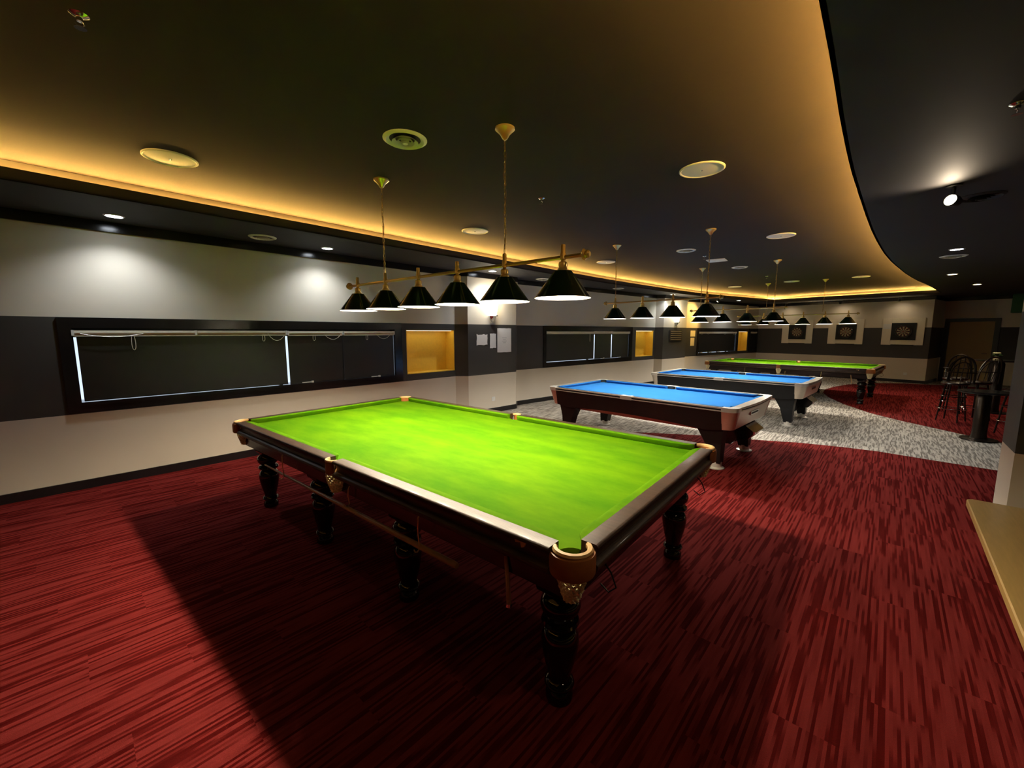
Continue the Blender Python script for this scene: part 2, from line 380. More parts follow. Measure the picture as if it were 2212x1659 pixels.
path_strip(PIL2[0:4], 0.018, 0, 0.10, 'baseboard_segment', 'black_frame', base)
wbox(W3, 0, W3.L, -0.018, 0, 0, 0.10).build('baseboard_segment', 'black_frame', base, 0)
base2 = tag(wbox(WF, 0, WF.L+0.018, -0.018, 0, 0, 0.10).build('baseboard_far', 'black_frame', None, 0), kind='structure')
MB().prism([(19.15, -0.968), (20.68, -1.318), (20.69, -1.296), (19.16, -0.948)], 0, 0.10).build('baseboard_segment', 'black_frame', base2, 0)
trim1 = tag(path_strip([(-5.0, W_Y)]+PIL1[0:4]+[W2.p1[:]]+PIL2[1:4]+[(20.25, 4.25)], 0.035, Z_TRIM, Z_SOF, 'trim_1', 'black_gloss', None), kind='structure')
trim2 = tag(path_strip([(20.25, 4.25), (19.15, -0.95), (20.7, -1.3), (19.9, -5.1)], 0.035, Z_TRIM-0.02, Z_SOF, 'trim_2', 'black_gloss', None), kind='structure')

# ------------------------------------------------------------------ windows and blinds
def window(n, wl, op, mulls, latches, fr=0.10):
    a, b, z0, z1 = op
    root = tag(MB().box(a, b, 0.20, 0.206, z0, z1).xform(wl.mx()).build('window_%d' % n, 'window_glass', None, 0), kind='structure')
    mb = MB(); p = 0.022                                     # architrave up to the band edges
    mb.box(a-fr, a, -p, 0.0, Z_B0+0.012, Z_B1-0.004); mb.box(b, b+0.145, -p, 0.0, Z_B0+0.012, Z_B1-0.004)
    mb.box(a, b, -p, 0.0, z1, Z_B1-0.004); mb.box(a, b, -p, 0.0, Z_B0+0.012, z0)
    mb.box(a-0.001, a+0.006, 0.0, 0.26, z0, z1); mb.box(b-0.006, b+0.001, 0.0, 0.26, z0, z1)
    mb.box(a, b, 0.0, 0.26, z1-0.006, z1+0.001)
    mb.xform(wl.mx()).build('window_frame', 'black_gloss', root, 0)
    MB().box(a, b, -0.03, 0.26, z0-0.03, z0+0.006).xform(wl.mx()).build('window_sill', 'black_gloss', root, 0)
    MB().box(a+0.006, b-0.006, 0.12, 0.20, z1-0.10, z1-0.006).xform(wl.mx()).build('head_bar', 'black_frame', root, 0)
    for m in mulls: MB().box(m-0.022, m+0.022, 0.155, 0.20, z0+0.006, z1).xform(wl.mx()).build('mullion', 'black_frame', root, 0)
    for l in latches:
        mb = MB(); mb.box(l-0.10, l+0.06, -0.024, -0.012, z0+0.012, z0+0.024); mb.box(l+0.03, l+0.06, -0.028, -0.004, z0+0.006, z0+0.034)
        mb.xform(wl.mx()).build('latch', 'latch_white', root, 0)
    return root
window(1, W1, WIN1, (2.09+O1, 3.045+O1), (2.42+O1, 3.52+O1))
window(2, W2, WIN2, (2.80, 3.56), (3.25, 4.05))
window(3, W3, WIN3, (1.35, 1.95, 2.58, 3.22), (1.12, 1.75, 2.35))
window(4, W3, WIN4, (5.03,), ())
def blind(label, wl, s0, s1, z_top, z_bot, joints=(), loops=(), swags=(), group=None, fab=None):
    root = thing('roller_blind', label, 'blind', wl.pt((s0+s1)/2, 0.07, z_bot), 0, group)
    inv = Matrix.Translation(root.location).inverted() @ wl.mx()
    r = 0.024
    mb = MB(); mb.tube([(s0, -0.004, z_top-r), (s1, -0.004, z_top-r)], r, 14)
    mb.box(s0, s1, -0.026, 0.0, z_top-0.010, z_top-0.001)
    mb.xform(inv).build('roller_tube', 'blind_rail', root)
    f0, f1 = fab or (s0+0.012, s1-0.008)
    MB().box(f0, f1, 0.016, 0.0175, z_bot+0.014, z_top-r).xform(inv).build('fabric', 'blind_fabric', root, 0)
    MB().box(f0, f1, 0.011, 0.023, z_bot, z_bot+0.016).xform(inv).build('bottom_bar', 'black_frame', root, 0)
    MB().box(s0+0.002, s1-0.002, -0.018, -0.006, z_top-0.066, z_top-0.050).xform(inv).build('valance_strip', 'blind_rail', root, 0)
    for e in (s0, s1)+tuple(joints):
        MB().box(e-0.010, e+0.010, -0.032, 0.02, z_top-0.056, z_top+0.002).xform(inv).build('bracket', 'latch_white', root, 0)
    for ls, ld in loops:
        n = 16; P = []
        for k in range(n+1):
            a = PI*k/n; x = -0.022*math.cos(a)*(0.5+0.5*math.sin(a)**0.5); P.append((ls+x, -0.030, z_top-0.05-ld*math.sin(a)**0.55))
        MB().tube(P, 0.0028, 5).xform(inv).build('pull_cord', 'blind_rail', root)
    for a, b, sag in swags:
        P = [(a+(b-a)*k/16, -0.034, z_top-0.035-sag*4*(k/16)*(1-k/16)) for k in range(17)]
        MB().tube(P, 0.0028, 5).xform(inv).build('pull_cord', 'blind_rail', root)
    return root
G1 = 'roller blinds in the large left window'
zt = WIN1[3]-0.025
blind('wide black roller blind at the left of the large window, daylight at its edge', W1, 0.065+O1, 2.145+O1, zt, WIN1[2]+0.011, (1.11+O1,), ((0.53+O1, 0.17), (1.85+O1, 0.09)), ((0.12+O1, 0.62+O1, 0.035), (1.90+O1, 2.13+O1, 0.10)), G1, (0.088+O1, 2.136+O1))
blind('narrow black roller blind in the middle of the large window', W1, 2.168+O1, 2.962+O1, zt-0.004, WIN1[2]+0.0065, (), ((2.52+O1, 0.09),), ((2.66+O1, 2.94+O1, 0.09),), G1, (2.166+O1, 2.962+O1))
blind('narrow black roller blind at the right of the large window, beside the gold niche', W1, 2.975+O1, 3.868+O1, zt-0.004, WIN1[2]+0.0065, (), ((3.36+O1, 0.09),), ((3.52+O1, 3.80+O1, 0.09),), G1, (2.977+O1, 3.866+O1))
G2 = 'roller blinds in the window beyond the papered pillar'
blind('wide black roller blind left in the window behind the first blue table', W2, 0.975, 2.88, WIN2[3]-0.015, WIN2[2]+0.018, (), ((2.64, 0.22),), (), G2, (0.985, 2.870))
blind('short black roller blind right in the window behind the first blue table', W2, 3.70, 4.54, WIN2[3]-0.015, WIN2[2]+0.010, (), (), (), G2, (3.702, 4.528))
blind('plain black roller blind between two slits of daylight behind the lamps', W2, 2.905, 3.67, WIN2[3]-0.008, WIN2[2]+0.008, (), (), (), G2, (2.907, 3.665))
blind('black roller blind with looped cords in the far left-wall window', W3, 0.95, 3.60, WIN3[3]-0.03, WIN3[2]+0.02, (), (), ((0.98, 1.18, 0.07), (1.42, 1.60, 0.06), (2.58, 2.80, 0.07), (3.28, 3.56, 0.09)), None, (0.945, 3.565))
blind('black roller blind in the last slim window by the dartboard wall', W3, 4.78, 5.28, WIN4[3]-0.03, WIN4[2]+0.008, (), (), ((4.82, 5.2, 0.05),), None, (4.766, 5.294))

# ------------------------------------------------------------------ door at the end
door = tag(wbox(WD, DOOR[0]+0.03, DOOR[1]-0.03, 0.05, 0.09, 0.01, DOOR[3]-0.04).build('door_1', 'door_panel', None, 0), kind='structure')
mb = MB(); a, b = DOOR[0], DOOR[1]
mb.box(a-0.09, a+0.03, -0.03, 0.12, 0, DOOR[3]+0.07); mb.box(b-0.03, b+0.09, -0.03, 0.12, 0, DOOR[3]+0.07); mb.box(a+0.03, b-0.03, -0.03, 0.12, DOOR[3]-0.04, DOOR[3]+0.07)
mb.xform(WD.mx()).build('door_frame', 'black_frame', door, 0)
mb = MB(); mb.tube([(b-0.12, 0.05, 1.0), (b-0.12, -0.02, 1.0), (b-0.24, -0.02, 1.0)], 0.011, 8); mb.xform(WD.mx()).build('door_handle', 'chrome', door)
mb = MB().box(1.50, 3.4, -0.55, -0.004, 2.30, 2.87); tag(mb.xform(WD.mx()).build('bulkhead_panel', 'green_panel', None, 0), 'dark green bulkhead panel under the ceiling right of the beige door', 'panel')

# ------------------------------------------------------------------ snooker table
SW, SL = 2.018, 3.809
HX, HY = SW/2, SL/2
def snooker_parts(root, lod=1):
    z_bed, z_top = 0.815, 0.860
    wd, cu = 0.078, 0.045            # wood and cushion widths
    xi, yi = HX-wd, HY-wd            # wood inner lines
    xn, yn = xi-cu, yi-cu            # cushion noses
    pc = 0.082                        # corner pocket centre inset
    # bed with pocket cut-outs
    poly = []
    ex, ey = xi-0.004, yi-0.004
    for sx, sy, a0 in ((1, -1, PI), (1, 1, 1.5*PI), (-1, 1, 0.0), (-1, -1, 0.5*PI)):
        cx, cy = sx*(HX-pc), sy*(HY-pc)
        # arc facing the table centre, walked so that the outline stays counter-clockwise
        mid = math.atan2(-sy, -sx); half = math.radians(78)
        seq = [(cx+0.066*math.cos(mid+half-2*half*k/8), cy+0.066*math.sin(mid+half-2*half*k/8)) for k in range(9)]
        poly.append((sx, sy, seq))
    out = []
    order = [poly[0], poly[1], poly[2], poly[3]]
    def clampp(p): return (max(-ex, min(ex, p[0])), max(-ey, min(ey, p[1])))
    for k, (sx, sy, seq) in enumerate(order):
        # counter-clockwise order of corners: (1,-1),(1,1),(-1,1),(-1,-1)
        out += [clampp(p) for p in seq]
        if k in (0, 2):               # side pocket follows after corner 0 (x=+) and 2 (x=-)
            s = 1 if k == 0 else -1
            out += [(s*ex, -s*0.05)]+[(s*(HX-0.045)-s*0.052*math.cos(t), -s*0.0+s*0.052*math.sin(t)) for t in [(-0.9+1.8*q/6) for q in range(7)]]+[(s*ex, s*0.05)]
    MB().prism(out, 0.782, z_bed).build('bed_cloth', 'green_cloth', root, 0)
    MB().box(-ex+0.10, ex-0.10, -ey+0.10, ey-0.10, 0.735, 0.782).build('slate', 'black_plastic', root, 0)
    # cushions and wooden rails: two per long side, one per end
    def rail(fn, l0, l1, c0, c1, flip):
        """fn maps (along, inward) to plan; l0..l1 wood span, c0/c1 = kind of end ('c' corner, 'm' middle)"""
        def poly_c(nose, backo):
            e0n = l0+(0.072 if c0 == 'c' else 0.040); e1n = l1-(0.072 if c1 == 'c' else 0.040)
            e0m = l0+(0.035 if c0 == 'c' else 0.014); e1m = l1-(0.035 if c1 == 'c' else 0.014)
            q = [(l0, wd), (l1, wd), (e1m, wd+nose*0.62), (e1n-0.008, wd+nose*0.95), (e1n-0.03, wd+nose), (e0n+0.03, wd+nose), (e0n+0.008, wd+nose*0.95), (e0m, wd+nose*0.62)]
            q = [fn(*p) for p in q]; return q if flip else q[::-1]
        p_top, p_nose, p_bot = poly_c(cu-0.005, 0), poly_c(cu, 0), poly_c(cu-0.024, 0)
        MB().loft([p_bot, p_nose, p_nose, p_top], [z_bed, z_top-0.008, z_top-0.003, z_top+0.001]).build('cushion', 'green_cloth', root, 40)
        lv = [(0.735, 0.034), (0.752, 0.002), (0.758, 0.0), (0.770, 0.0), (0.776, 0.004), (0.784, 0.028), (0.805, 0.034), (0.832, 0.024), (0.842, 0.004), (0.849, 0.0), (0.855, 0.002), (0.860, 0.008), (0.8615, 0.014)]
        polys = []
        for z, o in lv:
            q = [fn(l0, o), fn(l1, o), fn(l1, wd), fn(l0, wd)]; polys.append(q if flip else q[::-1])
        MB().loft(polys, [z for z, o in lv]).build('rail', 'rail_wood', root, 40)
    cw = 0.144                         # wood ends this far from the corner
    for s in (-1, 1):
        fl = (s == -1)
        rail(lambda l, i, s=s: (s*(HX-i), l), -HY+cw, -0.048, 'c', 'm', not fl)
        rail(lambda l, i, s=s: (s*(HX-i), l), 0.048, HY-cw, 'm', 'c', not fl)
        rail(lambda l, i, s=s: (l, s*(HY-i)), -HX+cw, HX-cw, 'c', 'c', fl)
    # frame below
    mb = MB(); fx, fy = HX-0.075, HY-0.075
    for s in (-1, 1):
        mb.box(s*fx-(0.03 if s > 0 else 0), s*fx+(0.03 if s < 0 else 0), -fy, fy, 0.625, 0.737)
        mb.box(-fx+0.03, fx-0.03, s*fy-(0.03 if s > 0 else 0), s*fy+(0.03 if s < 0 else 0), 0.625, 0.737)
    mb.build('frame', 'dark_wood', root, 0)
    # pockets
    def net(cx, cy, parent):
        mb = MB()
        rows = 9
        for k in range(rows):
            t = k/(rows-1); r = 0.056*(1-0.55*t**1.6); z = 0.762-0.125*t; n = 22
            P = []
            for i in range(n*2):
                a = PI*i/n; rr = r+(0.004 if i % 2 else -0.001); P.append((cx+rr*math.cos(a), cy+rr*math.sin(a), z+(0.003 if (i//2+k) % 2 else -0.003)))
            mb.tube(P, 0.0072, 5, closed=True)
        mb.lathe([(0.0001, 0.632), (0.024, 0.634), (0.030, 0.642)], 12, (cx, cy))
        mb.build('net', 'net_cord', parent)
    for sx in (-1, 1):
        for sy in (-1, 1):
            cx, cy = sx*(HX-pc), sy*(HY-pc); mid = math.atan2(sy, sx); h = math.radians(104)
            prof = [(0.062, 0.776), (0.099, 0.765), (0.101, 0.772), (0.103, 0.835), (0.098, 0.848)]
            mb = MB().lathe([(0.062, 0.762), (0.090, 0.755), (0.094, 0.764), (0.094, 0.826), (0.090, 0.842), (0.062, 0.848), (0.062, 0.762)], 18, (cx, cy), 0, mid-h*0.86, mid+h*0.86)
            pk = mb.build('pocket', 'leather', root)
            MB().lathe([(0.060, 0.842), (0.078, 0.842), (0.083, 0.851), (0.078, 0.860), (0.066, 0.863), (0.060, 0.856), (0.060, 0.842)], 18, (cx, cy), 0, mid-h, mid+h).build('pocket_rim', 'leather_edge', pk)
            net(cx, cy, pk)
        cx = sx*(HX-0.040); mid = 0 if sx > 0 else PI
        pk = MB().lathe([(0.040, 0.766), (0.052, 0.760), (0.056, 0.768), (0.056, 0.835), (0.050, 0.846), (0.040, 0.848), (0.040, 0.766)], 14, (cx, 0), 0, mid-1.05, mid+1.05).build('pocket', 'leather', root)
        MB().lathe([(0.040, 0.846), (0.056, 0.846), (0.059, 0.854), (0.054, 0.862), (0.043, 0.862), (0.040, 0.846)], 14, (cx, 0), 0, mid-1.5, mid+1.5).build('pocket_rim', 'leather_edge', pk)
        net(sx*(HX-0.048), 0, pk)
    # turned legs with knee brackets
    prof = [(0.0001, 0.0), (0.060, 0.0), (0.064, 0.012), (0.063, 0.040), (0.052, 0.055), (0.050, 0.062), (0.064, 0.070), (0.070, 0.084), (0.064, 0.100), (0.052, 0.108), (0.050, 0.118),
            (0.058, 0.150), (0.071, 0.200), (0.082, 0.255), (0.087, 0.300), (0.084, 0.335), (0.070, 0.358), (0.060, 0.366), (0.064, 0.374), (0.083, 0.384), (0.088, 0.396), (0.083, 0.408), (0.064, 0.416), (0.060, 0.424),
            (0.074, 0.436), (0.088, 0.455), (0.093, 0.478), (0.088, 0.500), (0.072, 0.516), (0.064, 0.524), (0.070, 0.534), (0.075, 0.545), (0.0001, 0.546)]
    leg_me = MB().lathe(prof, 28).mesh('leg', 'black_lacquer', 40)
    blk = MB().loft([[(-a, -a), (a, -a), (a, a), (-a, a)] for a in (0.066, 0.076, 0.080, 0.080)], [0.540, 0.548, 0.56, 0.735]).mesh('leg_block', 'black_lacquer', 0)
    for sx in (-1, 1):
        for ly in (0.22, 1.365, 2.485, 3.59):
            x, y = sx*(HX-0.22), ly-HY
            leg = link('leg', leg_me, root, (x, y, 0.003))
            link('leg_block', blk, leg)
            for s in (-1, 1):
                mb = MB()
                pts = [(0.075, 0.735), (0.30, 0.735), (0.28, 0.712), (0.20, 0.690), (0.15, 0.655), (0.115, 0.60), (0.075, 0.565)]
                if abs(y+s*0.30) > HY-0.10: pts = [(0.075, 0.735), (0.12, 0.735), (0.115, 0.70), (0.095, 0.64), (0.075, 0.60)]
                n = len(pts); vs = [(-0.05, s*a, b) for a, b in pts]+[(0.05, s*a, b) for a, b in pts]
                fs = [tuple(range(n)), tuple(reversed(range(n, 2*n)))]+[(i, n+i, n+(i+1) % n, (i+1) % n) for i in range(n)]
                mb.add(vs, fs).build('knee_bracket', 'black_lacquer', leg, 0)
    # hooks for cues under both long sides
    def hook(x, y, ztop, zbot, r=0.0035):
        s = -1 if x < 0 else 1
        P = [(x-s*0.01, y, ztop), (x, y, ztop-0.02), (x+s*0.004, y, (ztop+zbot)/2), (x-s*0.004, y, zbot+0.01), (x+s*0.010, y, zbot-0.006), (x+s*0.026, y, zbot), (x+s*0.032, y, zbot+0.016)]
        MB().tube(P, r, 6).build('cue_hook', 'brass', root)
    for y in (-0.92, 0.80): hook(-HX+0.02, y, 0.745, 0.545)
    hook(-HX+0.05, -0.15, 0.70, 0.57)
    for y in (-0.9, 0.8): hook(HX-0.05, y, 0.70, 0.56)
    for x in (-0.7, 0.7):
        P = [(x, -HY+0.06, 0.70), (x, -HY+0.02, 0.66), (x, -HY-0.005, 0.60), (x, -HY+0.03, 0.565), (x, -HY+0.07, 0.59)]
        MB().tube(P, 0.0035, 6).build('cue_hook', 'dark_metal', root)
        P = [(x*1.15, HY-0.06, 0.70), (x*1.15, HY-0.02, 0.66), (x*1.15, HY+0.005, 0.60), (x*1.15, HY-0.03, 0.565), (x*1.15, HY-0.07, 0.59)]
        MB().tube(P, 0.0035, 6).build('cue_hook', 'dark_metal', root)
    MB().add([(-HX+0.018, -HY+y, z) for y, z in ((0.262, 0.842), (0.330, 0.842), (0.322, 0.820), (0.296, 0.826), (0.290, 0.806), (0.276, 0.812))]+[(-HX+0.036, -HY+y, z) for y, z in ((0.262, 0.842), (0.330, 0.842), (0.322, 0.820), (0.296, 0.826), (0.290, 0.806), (0.276, 0.812))], [(0, 1, 2, 3, 4, 5), (11, 10, 9, 8, 7, 6)]+[(i, 6+i, 6+(i+1) % 6, (i+1) % 6) for i in range(6)]).build('bare_veneer', 'leather_edge', root, 0)
    # leather strap rest near the front corner
    mb = MB().tube([(-HX+0.07, -HY+0.42, 0.70), (-HX+0.06, -HY+0.40, 0.60), (-HX+0.05, -HY+0.385, 0.49)], [0.009, 0.010, 0.011], 8)
    mb.tube([(-HX+0.05, -HY+0.385, 0.492), (-HX+0.048, -HY+0.384, 0.478)], 0.013, 8, 1)
    mb.build('rest_holder', ['cue_wood', 'chrome'], root)
T1 = (2.116, 2.729); T1A = math.radians(3.086)
tb1 = thing('snooker_table', 'full-size snooker table with bright green cloth in the foreground', 'snooker table', (T1[0], T1[1], 0), T1A)
snooker_parts(tb1)
T4 = (13.6, 2.02); T4A = math.radians(-5)
tb4 = thing('snooker_table', 'distant green snooker table in front of the dartboard wall', 'snooker table', (T4[0], T4[1], 0), T4A)
def copy_children(a, b):
    for ch in a.children: copy_tree(ch, b)
copy_children(tb1, tb4)
# cue hanging on the hooks of the first table
def loc_pt(c, a, x, y, z): return (c[0]+x*math.cos(a)-y*math.sin(a), c[1]+x*math.sin(a)+y*math.cos(a), z)
cue = thing('rest_cue', 'long brown wooden cue slung on hooks under the near side of the front snooker table', 'cue', loc_pt(T1, T1A, -HX+0.035, -1.20, 0.556), T1A)
Ln = 2.42
MB().tube([(0, 0, 0), (0, 0.02, 0), (0, 0.8, 0.001), (0, 1.7, 0.002), (0, Ln-0.02, 0.004)], [0.0135, 0.0165, 0.0145, 0.011, 0.0065], 12).build('shaft', 'cue_wood', cue)
MB().tube([(0, Ln-0.02, 0.004), (0, Ln, 0.004)], [0.0066, 0.006], 10).build('ferrule', 'brass', cue)

# ------------------------------------------------------------------ pool tables
PW, PL = 1.56, 2.86
def pool_parts(root, wood, corner, endm):
    hx, hy = PW/2, PL/2; zt_, zb = 0.810, 0.767
    wd, cu = 0.085, 0.048
    xi, yi = hx-wd, hy-wd
    # bed
    poly = []; c = 0.055
    poly = [(xi-c, -yi), (xi, -yi+c), (xi, -0.055), (xi-0.035, 0.0), (xi, 0.055), (xi, yi-c), (xi-c, yi), (-xi+c, yi), (-xi, yi-c), (-xi, 0.055), (-xi+0.035, 0), (-xi, -0.055), (-xi, -yi+c), (-xi+c, -yi)]
    MB().prism(poly, 0.735, zb).build('bed_cloth', 'blue_cloth', root, 0)
    def cushion(fn, l0, l1, k0, k1, flip):
        def pl(n):
            q = [(l0, wd), (l1, wd), (l1-k1, wd+n), (l0+k0, wd+n)]; q = [fn(*p) for p in q]; return q if flip else q[::-1]
        MB().loft([pl(cu-0.026), pl(cu), pl(cu-0.003)], [zb, zt_-0.008, zt_]).build('cushion', 'blue_cloth', root, 30)
    for s in (-1, 1):
        fx = lambda l, i, s=s: (s*(hx-i), l); fy = lambda l, i, s=s: (l, s*(hy-i))
        cushion(fx, -hy+0.155, -0.065, 0.055, 0.03, s > 0); cushion(fx, 0.065, hy-0.155, 0.03, 0.055, s > 0)
        cushion(fy, -hx+0.155, hx-0.155, 0.055, 0.055, s < 0)
        # long rail tops with bright edge trims, split by the side casting
        for a, b in ((-hy+0.16, -0.085), (0.085, hy-0.16)):
            x0, x1 = sorted((s*(hx-wd), s*(hx-0.006)))
            MB().box(x0, x1, a, b, 0.772, zt_).build('rail_top', 'pool_black', root, 0)
            x0, x1 = sorted((s*hx, s*(hx-0.014)))
            MB().box(x0, x1, a, b, zt_-0.014, zt_+0.002).build('rail_trim', 'casting', root, 0)
            MB().box(x0, x1, a, b, 0.764, 0.776).build('rail_trim', 'casting', root, 0)
        x0, x1 = sorted((s*(hx+0.004), s*(hx-wd)))
        mb = MB(); q = [(s*(hx+0.004), -0.088), (s*(hx+0.004), 0.088), (s*xi, 0.088), (s*xi, 0.055), (s*(xi+0.018), 0.035), (s*(xi+0.026), 0), (s*(xi+0.018), -0.035), (s*xi, -0.055), (s*xi, -0.088)]
        mb.prism(q if s > 0 else q[::-1], 0.760, zt_+0.004).build('side_casting', 'casting', root, 30)
        md = 0 if s > 0 else PI
        MB().lathe([(0.056, 0.70), (0.056, 0.8125), (0.061, 0.8140), (0.064, 0.8125), (0.064, 0.70)], 14, (s*(xi-0.040), 0), 0, md-1.35, md+1.35).build('pocket_liner', 'black_plastic', root)
        # end rails: wide bowed metal tops
        n = 10; q = [(-hx+0.15+(PW-0.30)*k/n, s*(hy+0.030*math.sin(PI*k/n))) for k in range(n+1)]+[(hx-0.15, s*yi), (-hx+0.15, s*yi)]
        MB().prism(q if s < 0 else q[::-1], 0.786, zt_+0.002).build('end_rail', 'aluminium', root, 30)
        q2 = [(-hx+0.15+(PW-0.30)*k/n, s*(hy-0.004+0.026*math.sin(PI*k/n))) for k in range(n+1)]+[(hx-0.15, s*yi), (-hx+0.15, s*yi)]
        MB().prism(q2 if s < 0 else q2[::-1], 0.774, 0.786).build('end_groove', 'black_plastic', root, 30)
        q = [(x, y-(0.0)) for x, y in q]
        MB().prism(q if s < 0 else q[::-1], 0.760, 0.774).build('end_trim', 'aluminium', root, 30)
    # corner castings, rounded; metal corner panels below
    for sx in (-1, 1):
        for sy in (-1, 1):
            def cp(r, inset, ln):
                X, Y = hx-inset, hy-inset
                p = [(hx-ln, Y)]; p = [(X, hy-ln)]+[(X-r+r*math.cos(t), Y-r+r*math.sin(t)) for t in [PI/2*k/8 for k in range(9)]]+[(hx-ln, Y)]
                return p
            top = cp(0.10, -0.008, 0.165)+[(hx-0.165, yi), (xi-0.062, yi), (xi-0.03, yi+0.012), (xi+0.012, yi+0.012)][0:2]+[(xi-0.01, yi-0.01)]+[(xi, yi-0.062), (xi, hy-0.165)]
            f = lambda P: [(sx*x, sy*y) for x, y in P]
            P = f(top)
            if sx*sy < 0: P = P[::-1]
            MB().prism(P, 0.762, zt_+0.004).build('corner_casting', 'casting', root, 30)
            a, b = cp(0.10, 0.002, 0.165)+[(hx-0.165, hy-0.03), (hx-0.03, hy-0.165)], cp(0.09, 0.055, 0.165)+[(hx-0.165, hy-0.08), (hx-0.08, hy-0.165)]
            a, b = f(a), f(b)
            if sx*sy < 0: a, b = a[::-1], b[::-1]
            MB().loft([b, a], [0.535, 0.762]).build('corner_panel', corner, root, 30)
            md = math.atan2(sy, sx)
            MB().lathe([(0.056, 0.70), (0.056, 0.8125), (0.061, 0.8145), (0.065, 0.8125), (0.065, 0.70)], 14, (sx*(xi-0.062), sy*(yi-0.062)), 0, md-1.45, md+1.45).build('pocket_liner', 'black_plastic', root)
    # side aprons with a shallow arch, leaning inwards
    for s in (-1, 1):
        n = 24; l0, l1 = -hy+0.162, hy-0.162
        ys = [l0+(l1-l0)*k/n for k in range(n+1)]
        def zbot(y):
            t = abs(y)/(hy-0.36)
            return 0.545-0.045*min(1, t)**2.2 if t < 1 else 0.500+0.035*min(1, (t-1)/0.18)
        vs = []
        for y in ys:
            z = zbot(y); k = (0.762-z)/0.25
            vs += [(s*(hx-0.004), y, 0.762), (s*(hx-0.004-0.055*k), y, z), (s*(hx-0.034-0.055*k), y, z), (s*(hx-0.034), y, 0.762)]
        fs = []
        for k in range(n):
            for e in range(4): fs.append((4*k+e, 4*k+(e+1) % 4, 4*k+4+(e+1) % 4, 4*k+4+e))
        fs += [(0, 1, 2, 3), (4*n+3, 4*n+2, 4*n+1, 4*n)]
        MB().add(vs, fs).build('side_apron', wood, root, 30)
        MB().box(min(s*(hx-0.30), s*(hx-0.26)), max(s*(hx-0.30), s*(hx-0.26)), -hy+0.45, hy-0.45, 0.455, 0.74).build('inner_beam', 'copper_panel', root, 0)
        # end aprons
        vs = [(-hx+0.165, s*(hy-0.004), 0.762), (hx-0.165, s*(hy-0.004), 0.762), (hx-0.175, s*(hy-0.055), 0.535), (-hx+0.175, s*(hy-0.055), 0.535)]
        vs += [(x, y-s*0.03, z) for x, y, z in vs]
        MB().add(vs, [(0, 1, 2, 3), (7, 6, 5, 4), (0, 4, 5, 1), (1, 5, 6, 2), (2, 6, 7, 3), (3, 7, 4, 0)]).build('end_apron', endm, root, 0)
        MB().box(-0.16, 0.16, min(s*(hy-0.03), s*(hy-0.010)), max(s*(hy-0.03), s*(hy-0.010)), 0.655, 0.70).build('name_plate', 'chrome', root, 0)
        MB().box(-0.13, 0.13, min(s*(hy-0.03), s*(hy-0.006)), max(s*(hy-0.03), s*(hy-0.006)), 0.668, 0.688).build('coin_slot', 'black_plastic', root, 0)
    # slanted legs with metal feet
    for sx in (-1, 1):
        for sy in (-1, 1):
            fx_, fy_ = sx*0.555, sy*1.17
            def sq(cx, cy, a, b): return [(cx-a, cy-b), (cx+a, cy-b), (cx+a, cy+b), (cx-a, cy+b)]
            leg = MB().loft([sq(fx_, fy_, 0.062, 0.062), sq(fx_+sx*0.0, fy_-sy*0.03, 0.075, 0.10), sq(fx_+sx*0.02, fy_-sy*0.075, 0.09, 0.175)], [0.075, 0.33, 0.56]).build('leg', wood, root, 0)
            MB().loft([arc(fx_, fy_, r, 0, 2*PI-PI/10, 19) for r in (0.10, 0.10, 0.066, 0.066)], [0.003, 0.014, 0.026, 0.090]).build('foot', 'casting', leg, 40)
    # ball return tray under one end
    mb = MB(); x0, x1 = -0.02, 0.40
    prof = [(-0.95, 0.50), (-1.30, 0.50), (-1.44, 0.40), (-1.36, 0.30), (-1.22, 0.28), (-1.16, 0.20), (-0.95, 0.22)]
    n = len(prof); vs = [(x0, y, z) for y, z in prof]+[(x1, y, z) for y, z in prof]
    mb.add(vs, [tuple(range(n)), tuple(reversed(range(n, 2*n)))]+[(i, n+i, n+(i+1) % n, (i+1) % n) for i in range(n)])
    mb.build('ball_tray', 'black_gloss', root, 0)
    MB().box(x0-0.006, x0+0.01, -1.445, -1.425, 0.385, 0.415).build('tray_edge', 'chrome', root, 0)
P1 = (6.04, 2.63); PA = math.radians(-3)
pt1 = thing('pool_table', 'nearer blue-cloth pool table with brown sides and copper corners', 'pool table', (P1[0], P1[1], 0), PA)
pool_parts(pt1, 'pool_wood', 'copper_panel', 'aluminium')
P2 = (9.42, 2.39)
pt2 = thing('pool_table', 'farther blue-cloth pool table with black sides, in front of the far snooker table', 'pool table', (P2[0], P2[1], 0), PA)
pool_parts(pt2, 'pool_black', 'aluminium', 'copper_panel')

